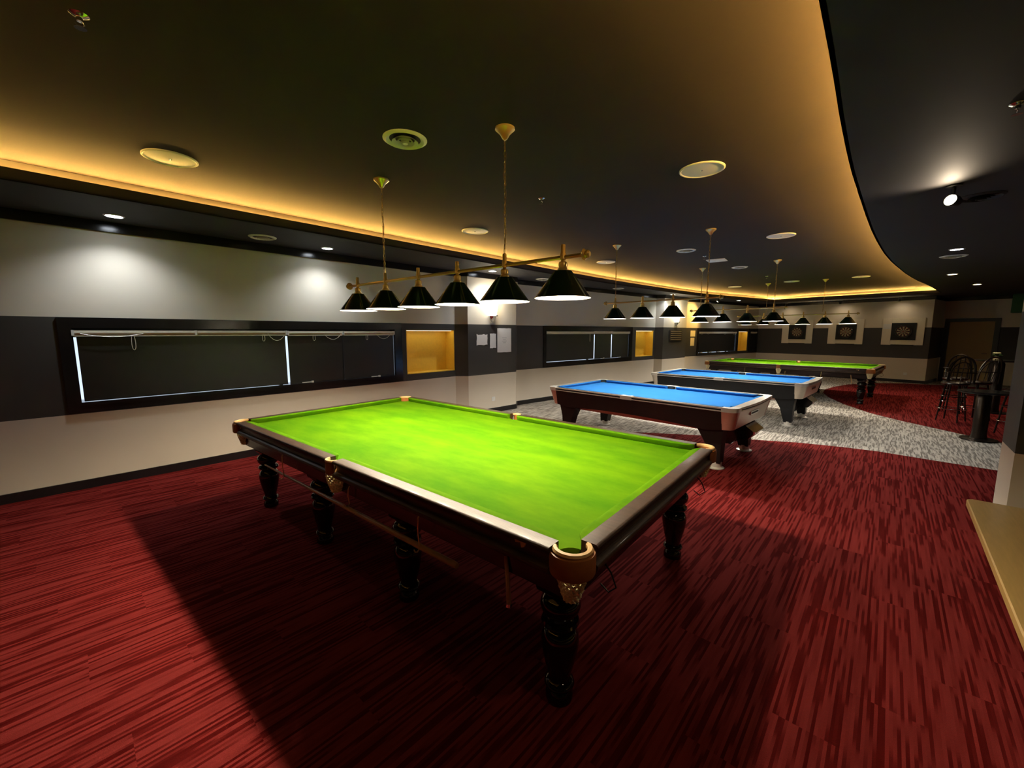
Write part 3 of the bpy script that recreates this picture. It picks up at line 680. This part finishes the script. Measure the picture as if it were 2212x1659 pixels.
# ------------------------------------------------------------------ hanging lamp bars
def lamp_bar(label, c, ang, n, half, sp, chains, bulb, z_ceil=Z_CEIL):
    root = thing('billiard_lamp', label, 'hanging lamp', (c[0], c[1], 1.915), ang)
    zb = 2.168-1.915
    MB().tube([(0, -half+0.015, zb), (0, half-0.015, zb)], 0.0125, 12).build('bar', 'brass', root)
    for s in (-1, 1):
        e = s*half
        prof = [(0.0125, -0.012), (0.030, -0.008), (0.036, 0.0), (0.030, 0.006), (0.022, 0.010), (0.026, 0.018), (0.024, 0.030), (0.014, 0.038), (0.0001, 0.040)]
        mb = MB().lathe(prof, 18)
        mb.xform(Matrix(((1, 0, 0, 0), (0, 0, s, e), (0, 1, 0, zb), (0, 0, 0, 1)))).build('finial', 'brass', root)
    y0 = -sp*(n-1)/2
    for i in range(n):
        y = y0+sp*i
        hold = MB().lathe([(0.0125, zb+0.075), (0.013, zb+0.078), (0.015, zb+0.070), (0.015, zb+0.030), (0.019, zb+0.022), (0.019, zb-0.012), (0.012, zb-0.018), (0.014, zb-0.024), (0.026, zb-0.030), (0.029, zb-0.040), (0.027, zb-0.066), (0.034, zb-0.072), (0.034, zb-0.080), (0.042, zb-0.085), (0.042, zb-0.094), (0.0001, zb-0.094)], 18, (0, y)).build('lamp_holder', 'brass', root)
        mb = MB().lathe([(0.180, 0.0), (0.056, 0.168), (0.030, 0.171)], 40, (0, y), 0)
        mb.lathe([(0.030, 0.166), (0.053, 0.164), (0.1765, 0.0), (0.180, 0.0)], 40, (0, y), 1)
        sh = mb.build('lamp_shade', ['shade_green', 'shade_white'], root, 40)
        MB().sphere((0, y, 0.086), 0.036, 14, 8).build('bulb', bulb, sh, 60)
        MB().lathe([(0.018, 0.165), (0.018, 0.118), (0.0001, 0.116)], 10, (0, y)).build('socket', 'white_plastic', sh)
    zc = z_ceil-1.915
    for y in chains:
        MB().lathe([(0.068, zc), (0.068, zc-0.010), (0.058, zc-0.020), (0.034, zc-0.042), (0.020, zc-0.066), (0.012, zc-0.074), (0.0001, zc-0.076)], 20, (0, y)).build('ceiling_rose', 'brass', root)
        mb = MB(); z = zc-0.074; k = 0; L_ = 0.034; rr = 0.008
        while z-L_ > zb+0.070:
            P = []
            for q in range(12):
                t = 2*PI*q/12; a, b = rr*math.cos(t), (L_*0.5+0.003)*math.sin(t)
                P.append((a, y, z-L_/2+b) if k % 2 else (0, y+a, z-L_/2+b))
            mb.tube(P, 0.0022, 5, closed=True); z -= L_; k += 1
        mb.build('chain', 'brass', root)
        P = [(0.007*math.sin(t*19), y+0.007*math.cos(t*19), zc-0.07-(zc-0.07-zb-0.06)*t) for t in [q/40 for q in range(41)]]
        MB().tube(P, 0.0026, 5).build('flex_cord', 'cue_wood', root)
        MB().tube([(0, y, zb+0.070), (0, y, z+0.004)], 0.0045, 6).build('chain_ring', 'brass', root)
    return root
lamp_bar('brass bar with six green cone shades over the foreground snooker table', loc_pt(T1, T1A, 0, 0.05, 0)[:2], T1A, 6, 1.367, 0.486, (-0.735, 0.735), 'bulb')
lamp_bar('brass bar with four green cone shades over the nearer blue pool table', (6.04, 2.61), PA, 4, 0.887, 0.476, (-0.714, 0.714), 'bulb_pool')
lamp_bar('brass bar with four green cone shades over the farther blue pool table', (9.42, 2.415), PA, 4, 0.882, 0.465, (-0.697, 0.697), 'bulb_pool')
lamp_bar('distant brass bar with six cone shades in front of the dartboards', (13.6, 2.03), T4A, 6, 1.375, 0.478, (-0.66, 0.66), 'bulb_far')

# ------------------------------------------------------------------ ceiling fittings
def speaker(x, y, z, label, r=0.18):
    t = thing('ceiling_speaker', label, 'ceiling speaker', (x, y, z), 0)
    MB().lathe([(r, 0), (r, -0.006), (r-0.010, -0.011), (r-0.018, -0.008), (r-0.018, 0.0)], 40).build('rim', 'speaker_white', t)
    MB().lathe([(0.0001, -0.010), (r*0.5, -0.0085), (r-0.018, -0.005)], 40).build('grille', 'speaker_white', t)
    MB().lathe([(0.0001, -0.013), (0.010, -0.012), (0.012, -0.009)], 10).build('badge', 'chrome', t)
for x, y, l in ((0.703, 4.333, 'big round ceiling speaker at the far left above the window side'), (3.794, 1.301, 'round ceiling speaker right of the front lamp, near the curved cove'),
                (3.929, 4.299, 'round ceiling speaker between the two chains of the front lamp'), (7.071, 1.279, 'round ceiling speaker beside the curved cove above the first pool table'),
                (7.35, 4.249, 'round ceiling speaker near the left cove right of the front lamp bar'), (13.5, 2.11, 'flat round ceiling speaker above the far snooker table'),
                (13.55, 0.674, 'rightmost far ceiling speaker by the glowing far cove'), (13.9, 3.61, 'far ceiling speaker close to the left cove')):
    speaker(x, y, Z_CEIL, l)
def vent(x, y, z, label, r=0.155, m='vent_white', full=True):
    t = thing('ceiling_vent', label, 'air vent', (x, y, z), 0)
    MB().lathe([(r, 0), (r, -0.004), (r*0.86, -0.016), (r*0.72, -0.004), (r*0.70, 0.0)], 36).build('outer_ring', m, t)
    MB().lathe([(0.0001, -0.0015), (r*0.72, -0.0015)], 24).build('throat', 'black_plastic', t)
    for f, h in ((0.60, 0.022), (0.42, 0.027), (0.24, 0.031)):
        MB().lathe([(r*f, -h), (r*f*0.86, -h+0.010), (r*f*0.72, -0.004), (r*f*0.72, -0.004), (r*f*0.80, -h+0.012), (r*f*0.97, -h-0.002)], 30).build('cone_ring', m, t)
    MB().lathe([(0.0001, -0.034), (r*0.12, -0.033), (r*0.14, -0.026)], 14).build('centre_cap', m, t)
vent(1.784, 2.681, Z_CEIL, 'round ringed air vent in the dark ceiling left of the near lamp chain')
vent(7.244, 2.669, Z_CEIL, 'round ringed air vent above the first pool table lamp')
vent(9.85, 2.49, Z_CEIL, 'far round air vent beside the square ceiling panel')
vent(1.795, 5.885, Z_SOF, 'round air vent in the left soffit between two downlights', 0.155)
vent(7.375, 5.852, Z_SOF, 'round air vent in the left soffit near the papered pillar', 0.155)
vent(10.3, 5.55, Z_SOF, 'far round air vent in the left soffit above the second window', 0.155)
vent(5.55, -0.479, Z_SOF, 'round air vent in the right soffit beside the bright warm spotlight', 0.15, 'soffit_paint')
vent(9.51, -0.614, Z_SOF, 'round air vent in the right soffit under the white downlight', 0.16, 'vent_white')
mb = thing('ceiling_panel', 'small square white access panel in the dark ceiling', 'panel', (8.6, 2.58, Z_CEIL), 0.1)
MB().box(-0.16, 0.16, -0.16, 0.16, -0.012, 0).build('panel', 'white_plastic', mb, 0); MB().box(-0.13, 0.13, -0.13, 0.13, -0.016, -0.012).build('cover', 'vent_white', mb, 0)
def sprinkler(x, y, z, label):
    t = thing('sprinkler', label, 'sprinkler', (x, y, z), 0)
    MB().lathe([(0.034, 0), (0.034, -0.004), (0.020, -0.012), (0.011, -0.014), (0.011, -0.030), (0.0001, -0.031)], 16).build('base', 'chrome', t)
    mb = MB(); mb.tube([(0.009, 0, -0.028), (0.014, 0, -0.040), (0.003, 0, -0.054)], 0.0025, 5); mb.tube([(-0.009, 0, -0.028), (-0.014, 0, -0.040), (-0.003, 0, -0.054)], 0.0025, 5); mb.build('frame', 'chrome', t)
    MB().lathe([(0.0001, -0.054), (0.020, -0.056), (0.021, -0.058), (0.0001, -0.058)], 14).build('deflector', 'chrome', t)
for x, y, l in ((0.173, 2.713, 'chrome sprinkler head at the top left of the ceiling'), (3.462, 2.769, 'chrome sprinkler head right of the front lamp chain'), (7.99, 2.61, 'chrome sprinkler head in front of the square ceiling panel'), (11.85, 2.375, 'far chrome sprinkler head above the pool tables')): sprinkler(x, y, Z_CEIL, l)
sprinkler(3.46, -0.384, Z_SOF, 'chrome sprinkler head in the right soffit at the picture edge')
def downlight(x, y, z, label, m='downlight_white', energy=DOWN, col=(0.86, 0.93, 1.0), size=math.radians(130), aim=(0, 0, -1), r=0.085, blend=0.85):
    t = thing('downlight', label, 'downlight', (x, y, z), 0)
    MB().lathe([(r, 0), (r, -0.005), (r*0.82, -0.010), (r*0.76, -0.002), (r*0.76, 0.0)], 28).build('trim_ring', 'white_plastic', t)
    MB().lathe([(0.0001, -0.003), (r*0.76, -0.003)], 24).build('lens', m, t)
    if energy: light('lamp', 'SPOT', t, (0, 0, -0.02), energy, col, spot_size=size, spot_blend=blend, shadow_soft_size=0.04, aim=aim)
for x, y, l in ((0.46, 5.945, 'white downlight in the left soffit, nearest the left picture edge'), (2.637, 5.974, 'white downlight in the left soffit behind the front lamp bar'), (5.75, 5.80, 'white downlight in the left soffit above the papered pillar'), (13.05, 5.15, 'far white downlight in the left soffit before the yellow-lit wall')): downlight(x, y, Z_SOF, l)
downlight(8.757, -0.588, Z_SOF, 'white downlight in the right soffit above the bar stools', energy=30)
downlight(17.2, 4.30, Z_SOF, 'farthest white downlight in the left soffit by the last niche', energy=20)
downlight(12.42, -0.82, Z_SOF, 'warm downlight in the right soffit, left one of the pair', 'downlight_warm', 40, (1.0, 0.74, 0.42))
downlight(15.43, -1.464, Z_SOF, 'warm downlight in the right soffit, right one of the pair', 'downlight_warm', 40, (1.0, 0.74, 0.42))
downlight(1.30, -0.42, Z_SOF, 'added unseen warm downlight in the right soffit nearest the camera', 'downlight_warm', 2, (1.0, 0.80, 0.55))  # added out of view as weak fill for the front table's near side
def spot_head(x, y, z, label, aim, energy, col, m='downlight_warm', r=0.045, drop=0.10, size=1.9, blend=0.8):
    t = thing('spotlight', label, 'spotlight', (x, y, z), 0)
    MB().lathe([(0.05, 0), (0.05, -0.012), (0.012, -0.02), (0.012, -drop+0.02)], 16).build('mount', 'black_plastic', t)
    q = Vector(aim).normalized().to_track_quat('-Z', 'Y').to_matrix().to_4x4()
    mxx = Matrix.Translation((0, 0, -drop)) @ q
    MB().lathe([(0.0001, 0.06), (r*0.8, 0.055), (r, 0.02), (r, -0.03), (r*0.9, -0.03), (r*0.9, -0.01)], 18).xform(mxx).build('housing', 'black_plastic', t)
    MB().lathe([(0.0001, -0.022), (r*0.9, -0.022)], 16).xform(mxx).build('lens', m, t)
    if energy: light('lamp', 'SPOT', t, tuple(mxx @ Vector((0, 0, -0.04))), energy, col, spot_size=size, spot_blend=blend, shadow_soft_size=0.03, aim=aim)
spot_head(4.99, -0.275, Z_SOF, 'bright warm spotlight on the dark right soffit facing the room', (-0.75, 0.45, 0.10), 7, (1.0, 0.80, 0.60), size=2.7, drop=0.12, blend=1.0)
spot_head(15.6, 4.55, Z_SOF, 'warm yellow spotlight washing the wall beyond the second pillar', (-0.35, 0.75, -0.62), 70, (1.0, 0.62, 0.16), size=1.6)
# track with heads in front of the dartboards
trk = thing('track_rail', 'slim grey lighting track along the dartboard wall', 'lighting track', WF.pt(2.9, -0.45, Z_SOF-0.02), WF.rz())
MB().box(-2.3, 2.3, -0.018, 0.018, -0.012, 0.02).build('rail', 'chrome', trk, 0)
for s, l in ((1.2, 'track spotlight over the left dartboard'), (2.95, 'track spotlight over the middle dartboard'), (4.55, 'track spotlight over the right dartboard')):
    p = WF.pt(s, -0.45, Z_SOF-0.032); spot_head(p[0], p[1], p[2], l, (WF.n.x, WF.n.y, -2.2), 4, (1.0, 0.80, 0.55), 'white_plastic', 0.04, 0.09, 2.5, 1.0)

# ------------------------------------------------------------------ things on the walls
WP1 = Wall((5.41, 6.158), (6.745, 6.082)); WP2 = Wall((13.09, 5.413), (14.66, 5.255))
def sheet(wl, s0, s1, z0, z1, label, m='notice_paper', lines=0, tapes=0, jag=0.0):
    root = thing('notice', label, 'notice', wl.pt((s0+s1)/2, 0, z0)); inv = Matrix.Translation(root.location).inverted() @ wl.mx()
    mb = MB(); n = 6; top = []; rnd = random.Random(int(s0*100))
    P = [(s0+(s1-s0)*k/n, z0+rnd.uniform(-jag, jag)) for k in range(n+1)]+[(s1-abs(rnd.uniform(0, jag)), z0+(z1-z0)*k/n) for k in range(1, n)]+[(s1-(s1-s0)*k/n, z1+rnd.uniform(-jag, jag)) for k in range(n+1)]+[(s0+abs(rnd.uniform(0, jag)), z1-(z1-z0)*k/n) for k in range(1, n)]
    k = len(P); vs = [(x, -0.004, z) for x, z in P]+[(x, -0.001, z) for x, z in P]
    mb.add(vs, [tuple(range(k)), tuple(reversed(range(k, 2*k)))]+[(i, k+i, k+(i+1) % k, (i+1) % k) for i in range(k)])
    mb.xform(inv).build('paper', m, root, 0)
    if lines:
        mb = MB()
        for q in range(lines):
            z = z1-(z1-z0)*(0.40+0.28*q/max(1, lines)); hw = (s1-s0)*(0.10 if q % 2 else 0.16)
            mb.box((s0+s1)/2-hw, (s0+s1)/2+hw, -0.0046, -0.0041, z, z+0.006)
        mb.xform(inv).build('print', 'ink', root, 0)
sheet(WP1, 0.214, 0.506, 1.441, 1.655, 'small square white paper taped left on the first pillar', jag=0.012)
sheet(WP1, 0.572, 0.745, 1.372, 1.67, 'narrow white paper strip between two notices on the first pillar', jag=0.008)
sheet(WP1, 0.779, 1.185, 1.275, 1.784, 'large white printed notice on the right of the first pillar', lines=4, jag=0.003)
sheet(W3, 0.40, 0.70, 1.545, 1.762, 'upper yellowish notice on the dark band beyond the second pillar', 'notice_yellow')
sheet(W3, 0.42, 0.66, 1.206, 1.50, 'lower yellowish notice on the dark band beyond the second pillar', 'notice_yellow')
pl = thing('wall_plaque', 'dark plaque with brass bars on the second pillar', 'plaque', WP2.pt(0.86, 0, 1.41)); inv = Matrix.Translation(pl.location).inverted() @ WP2.mx()
MB().box(0.40, 1.24, -0.02, -0.001, 1.41, 1.78).xform(inv).build('board', 'plaque_dark', pl, 0)
for k in range(5): MB().box(0.46, 1.18, -0.03, -0.02, 1.455+0.066*k, 1.475+0.066*k).xform(inv).build('name_bar', 'plaque_brass', pl, 0)
def sconce(wl, s, z0, z1, label, energy):
    root = thing('wall_sconce', label, 'wall lamp', wl.pt(s, 0, z0), wl.rz())
    h = z1-z0; zb = h*0.30
    MB().lathe([(0.0001, 0.0), (0.045, 0.03), (0.085, zb*0.7), (0.100, zb), (0.094, zb)], 20, (0, -0.002), 0, PI, 2*PI).build('lower_cup', 'chrome', root)
    MB().lathe([(0.094, zb), (0.115, zb+0.14), (0.145, h), (0.138, h)], 24, (0, -0.002), 0, PI, 2*PI).build('glass_shade', 'sconce_glow', root)
    MB().box(0.02, 0.07, -0.115, -0.10, zb-0.006, zb+0.012).build('clip', 'black_plastic', root, 0)
    light('lamp', 'POINT', root, (0, -0.20, h+0.05), energy, (1.0, 0.86, 0.62), shadow_soft_size=0.06)
sconce(WP1, 0.63, 1.90, 2.34, 'glowing half-cone wall lamp on the first pillar behind the front lamp shade', 9)
sconce(WP2, 0.80, 1.90, 2.34, 'glowing half-cone wall lamp on the second pillar', 12)
def outlet(wl, s, z, label):
    root = thing('power_outlet', label, 'outlet', wl.pt(s, 0, z)); inv = Matrix.Translation(root.location).inverted() @ wl.mx()
    MB().box(s-0.043, s+0.043, -0.010, -0.001, z-0.043, z+0.043).xform(inv).build('plate', 'white_plastic', root, 0)
    MB().box(s-0.012, s+0.012, -0.014, -0.010, z-0.016, z+0.016).xform(inv).build('switch', 'vent_white', root, 0)
outlet(WP1, 0.66, 0.295, 'white power outlet low on the first pillar')
outlet(WF, 4.815, 0.30, 'white power outlet low on the dartboard wall')
def dartboard(s0, s1, z0, z1, b0, b1, c0, c1, label, note=False):
    root = thing('dartboard', label, 'dartboard', WF.pt((s0+s1)/2, 0, z0)); inv = Matrix.Translation(root.location).inverted() @ WF.mx()
    w1 = s0+(b0-s0)*0.98
    MB().box(s0, w1-0.004, -0.03, -0.001, z0, z1).xform(inv).build('backing_board', 'cream_board', root, 0)
    MB().box(w1, s1, -0.03, -0.001, z0, z1).xform(inv).build('backing_board', 'cream_board', root, 0)
    MB().box(b0, b1, -0.05, -0.03, c0, c1).xform(inv).build('surround', 'dart_black', root, 0)
    cx, cz = (b0+b1)/2, (c0+c1)/2; R = 0.225
    def fan(r0, r1, off, dep):
        mb = MB()
        for k in range(20):
            if k % 2 != off: continue
            a0 = 2*PI*(k-0.5)/20; a1 = 2*PI*(k+0.5)/20; vs = []
            for d in (-dep, -0.072):
                for r in (r0, r1):
                    for a in (a0, (a0+a1)/2, a1): vs.append((cx+r*math.sin(a), d, cz+r*math.cos(a)))
            mb.add(vs, [(0, 1, 4, 3), (1, 2, 5, 4), (0, 3, 9, 6), (2, 8, 11, 5), (3, 4, 10, 9), (4, 5, 11, 10), (0, 6, 7, 1), (1, 7, 8, 2)])
        return mb.xform(inv)
    n = 36; mb = MB()
    vs = [(cx+R*math.sin(2*PI*k/n), d, cz+R*math.cos(2*PI*k/n)) for d in (-0.072, -0.045) for k in range(n)]
    mb.add(vs, [tuple(range(n))]+[(k, (k+1) % n, n+(k+1) % n, n+k) for k in range(n)]); bd = mb.xform(inv).build('board', 'dart_black', root, 30)
    fan(0.018, 0.172, 0, 0.0735).build('light_sectors', 'dart_sisal', bd, 0)
    fan(0.100, 0.110, 1, 0.0745).build('triple_ring', 'dart_red', bd, 0); fan(0.100, 0.110, 0, 0.0750).build('triple_ring', 'dart_green', bd, 0)
    fan(0.162, 0.172, 1, 0.0745).build('double_ring', 'dart_red', bd, 0); fan(0.162, 0.172, 0, 0.0750).build('double_ring', 'dart_green', bd, 0)
    MB().tube([(cx+0.205*math.sin(2*PI*k/30), -0.075, cz+0.205*math.cos(2*PI*k/30)) for k in range(30)], 0.002, 4, closed=True).xform(inv).build('number_ring', 'chrome', bd)
    MB().tube([(cx, -0.078, cz), (cx, -0.070, cz)], 0.014, 12).xform(inv).build('bullseye', 'dart_red', bd)
    MB().box(b0+0.02, b1-0.02, -0.055, -0.030, z0-0.012, z0+0.012).xform(inv).build('dart_ledge', 'dart_black', root, 0)
    if note: MB().box(s0+0.02, b0-0.02, -0.034, -0.030, c1-0.20, c1-0.03).xform(inv).build('score_card', 'white_plastic', root, 0)
dartboard(0.965, 2.03, 1.262, 2.182, 1.21, 1.81, 1.423, 1.995, 'leftmost dartboard on a cream board, partly behind the lamp shades')
dartboard(2.538, 3.59, 1.268, 2.165, 2.782, 3.385, 1.428, 1.989, 'middle dartboard on a cream backing board')
dartboard(4.102, 5.16, 1.272, 2.178, 4.345, 4.964, 1.435, 2.012, 'rightmost dartboard on a cream board with a white card', True)

# ------------------------------------------------------------------ right-hand bench and pillar
bench = thing('bench', 'low wooden bench top at the right edge of the picture', 'bench', (3.0, -0.9, 0), 0)
zbt = 0.45
poly = [(-2.2, -0.75), (1.525, -0.75), (1.525, 0.35), (1.50, 0.375), (-2.2, 0.405)]
MB().loft([poly]*1+[poly, [(x, y-(0.006 if y > 0 else 0)) for x, y in poly]], [zbt-0.045, zbt-0.006, zbt]).build('top', 'bench_wood', bench, 0)
MB().box(-2.1, 1.40, -0.70, 0.22, 0.003, zbt-0.045).build('base', 'black_frame', bench, 0)
pr = tag(MB().box(4.59, 5.05, -1.7, -0.733, 0.0, 2.86).build('wall_partition', 'wall_paint', None, 0), kind='structure')

# ------------------------------------------------------------------ bar stools and tables at the far right
def stool_parts(root):
    sz = 0.72
    for k in range(4):
        a = PI/4+PI/2*k; c_, s_ = math.cos(a), math.sin(a)
        MB().tube([(0.13*c_, 0.13*s_, sz-0.02), (0.17*c_, 0.17*s_, 0.40), (0.215*c_, 0.215*s_, 0.003)], [0.015, 0.013, 0.012], 8).build('leg', 'dark_metal', root)
    for z, r in ((0.24, 0.198), (0.48, 0.168)):
        MB().tube([(r*math.cos(2*PI*k/24), r*math.sin(2*PI*k/24), z) for k in range(24)], 0.009, 6, closed=True).build('foot_ring', 'chrome' if z < 0.3 else 'dark_metal', root)
    MB().lathe([(0.0001, sz-0.02), (0.17, sz-0.02), (0.195, sz), (0.19, sz+0.025), (0.12, sz+0.038), (0.0001, sz+0.040)], 24).build('seat', 'seat_leather', root)
    for r, top, wid in ((0.185, 1.22, 0.018), (0.150, 1.12, 0.010)):
        P = []
        for k in range(17):
            t = PI*k/16; P.append((-r*0.98-0.10*math.sin(t), r*math.cos(t), sz+(top-sz)*math.sin(t)**0.6))
        MB().tube(P, wid, 6).build('back_hoop', 'dark_metal', root)
    for y in (-0.06, 0.0, 0.06): MB().tube([(-0.17, y, sz+0.02), (-0.235, y*1.2, 1.02), (-0.275, y*1.1, 1.185)], 0.007, 6).build('spindle', 'dark_metal', root)
    MB().tube([(-0.15+0.19*math.sin(t)*0.9, 0.22*math.cos(t), sz+0.22) for t in [PI*k/12 for k in range(13)]], 0.011, 6).build('arm_rail', 'dark_metal', root)
stools = [((11.45, -0.98), 2.7, 'dark bar stool at the left of the group, nearest the far snooker table'), ((11.95, -1.32), 2.3, 'dark bar stool behind the low pedestal table'),
          ((12.72, -1.08), 2.9, 'dark bar stool between the door and the other stools'), ((10.45, -1.62), 1.9, 'dark bar stool at the right beside the pedestal table')]
st0 = None
for (x, y), a, l in stools:
    if st0 is None:
        st0 = thing('bar_stool', l, 'bar stool', (x, y, 0.003), a, 'bar stools at the far right'); stool_parts(st0)
    else:
        s = copy_tree(st0); s.location = (x, y, 0.003); s.rotation_euler = (0, 0, a); s['label'] = l
def pedestal(label, x, y, h, rt_, m='black_gloss'):
    t = thing('pedestal_table', label, 'table', (x, y, 0.003), 0.2)
    MB().lathe([(0.0001, h-0.03), (rt_-0.01, h-0.03), (rt_, h-0.02), (rt_, h-0.006), (rt_-0.008, h), (0.0001, h)], 36).build('top', m, t)
    MB().lathe([(0.06, h-0.03), (0.085, h-0.08), (0.085, 0.10), (0.095, 0.03)], 20).build('column', 'dark_metal', t)
    MB().lathe([(0.0001, 0.035), (0.10, 0.032), (0.21, 0.020), (0.215, 0.0), (0.0001, 0.0)], 30).build('base', 'dark_metal', t)
pedestal('low dark pedestal table beside the bar stools', 9.70, -1.16, 0.78, 0.30)
pedestal('tall dark table carrying the vase near the beige door', 13.2, -1.72, 1.12, 0.36)
v = thing('flower_vase', 'small vase with a white flower on the tall dark table', 'vase', (13.15, -1.66, 1.123))
MB().lathe([(0.0001, 0), (0.045, 0.0), (0.05, 0.02), (0.03, 0.06), (0.035, 0.085)], 16).build('vase', 'vase_glass', v)
MB().tube([(0, 0, 0.02), (0.01, 0, 0.12)], 0.004, 6).build('stem', 'leaf', v)
for k in range(6):
    a = 2*PI*k/6; MB().sphere((0.01+0.035*math.cos(a), 0.035*math.sin(a), 0.145), 0.028, 8, 6, 0, 0.6).build('petal', 'petal', v)
for k in range(3):
    a = 2*PI*k/3; MB().tube([(0, 0, 0.06), (0.05*math.cos(a), 0.05*math.sin(a), 0.11), (0.09*math.cos(a), 0.09*math.sin(a), 0.10)], [0.004, 0.014, 0.002], 6).build('leaf', 'leaf', v)
cab = thing('side_cabinet', 'low black cabinet against the end wall at the right edge', 'cabinet', (11.0, -2.55, 0.003), 0.0)
MB().box(-0.6, 0.6, -0.35, 0.35, 0.0, 0.62).build('body', 'black_gloss', cab, 0); MB().box(-0.63, 0.63, -0.38, 0.38, 0.62, 0.65).build('top', 'dark_metal', cab, 0)
for s in (-0.3, 0.3):
    d = MB().box(s-0.285, s+0.285, 0.35, 0.365, 0.04, 0.60).build('door', 'black_gloss', cab, 0); MB().tube([(s+0.2, 0.375, 0.25), (s+0.2, 0.375, 0.42)], 0.008, 6).build('handle', 'chrome', d)
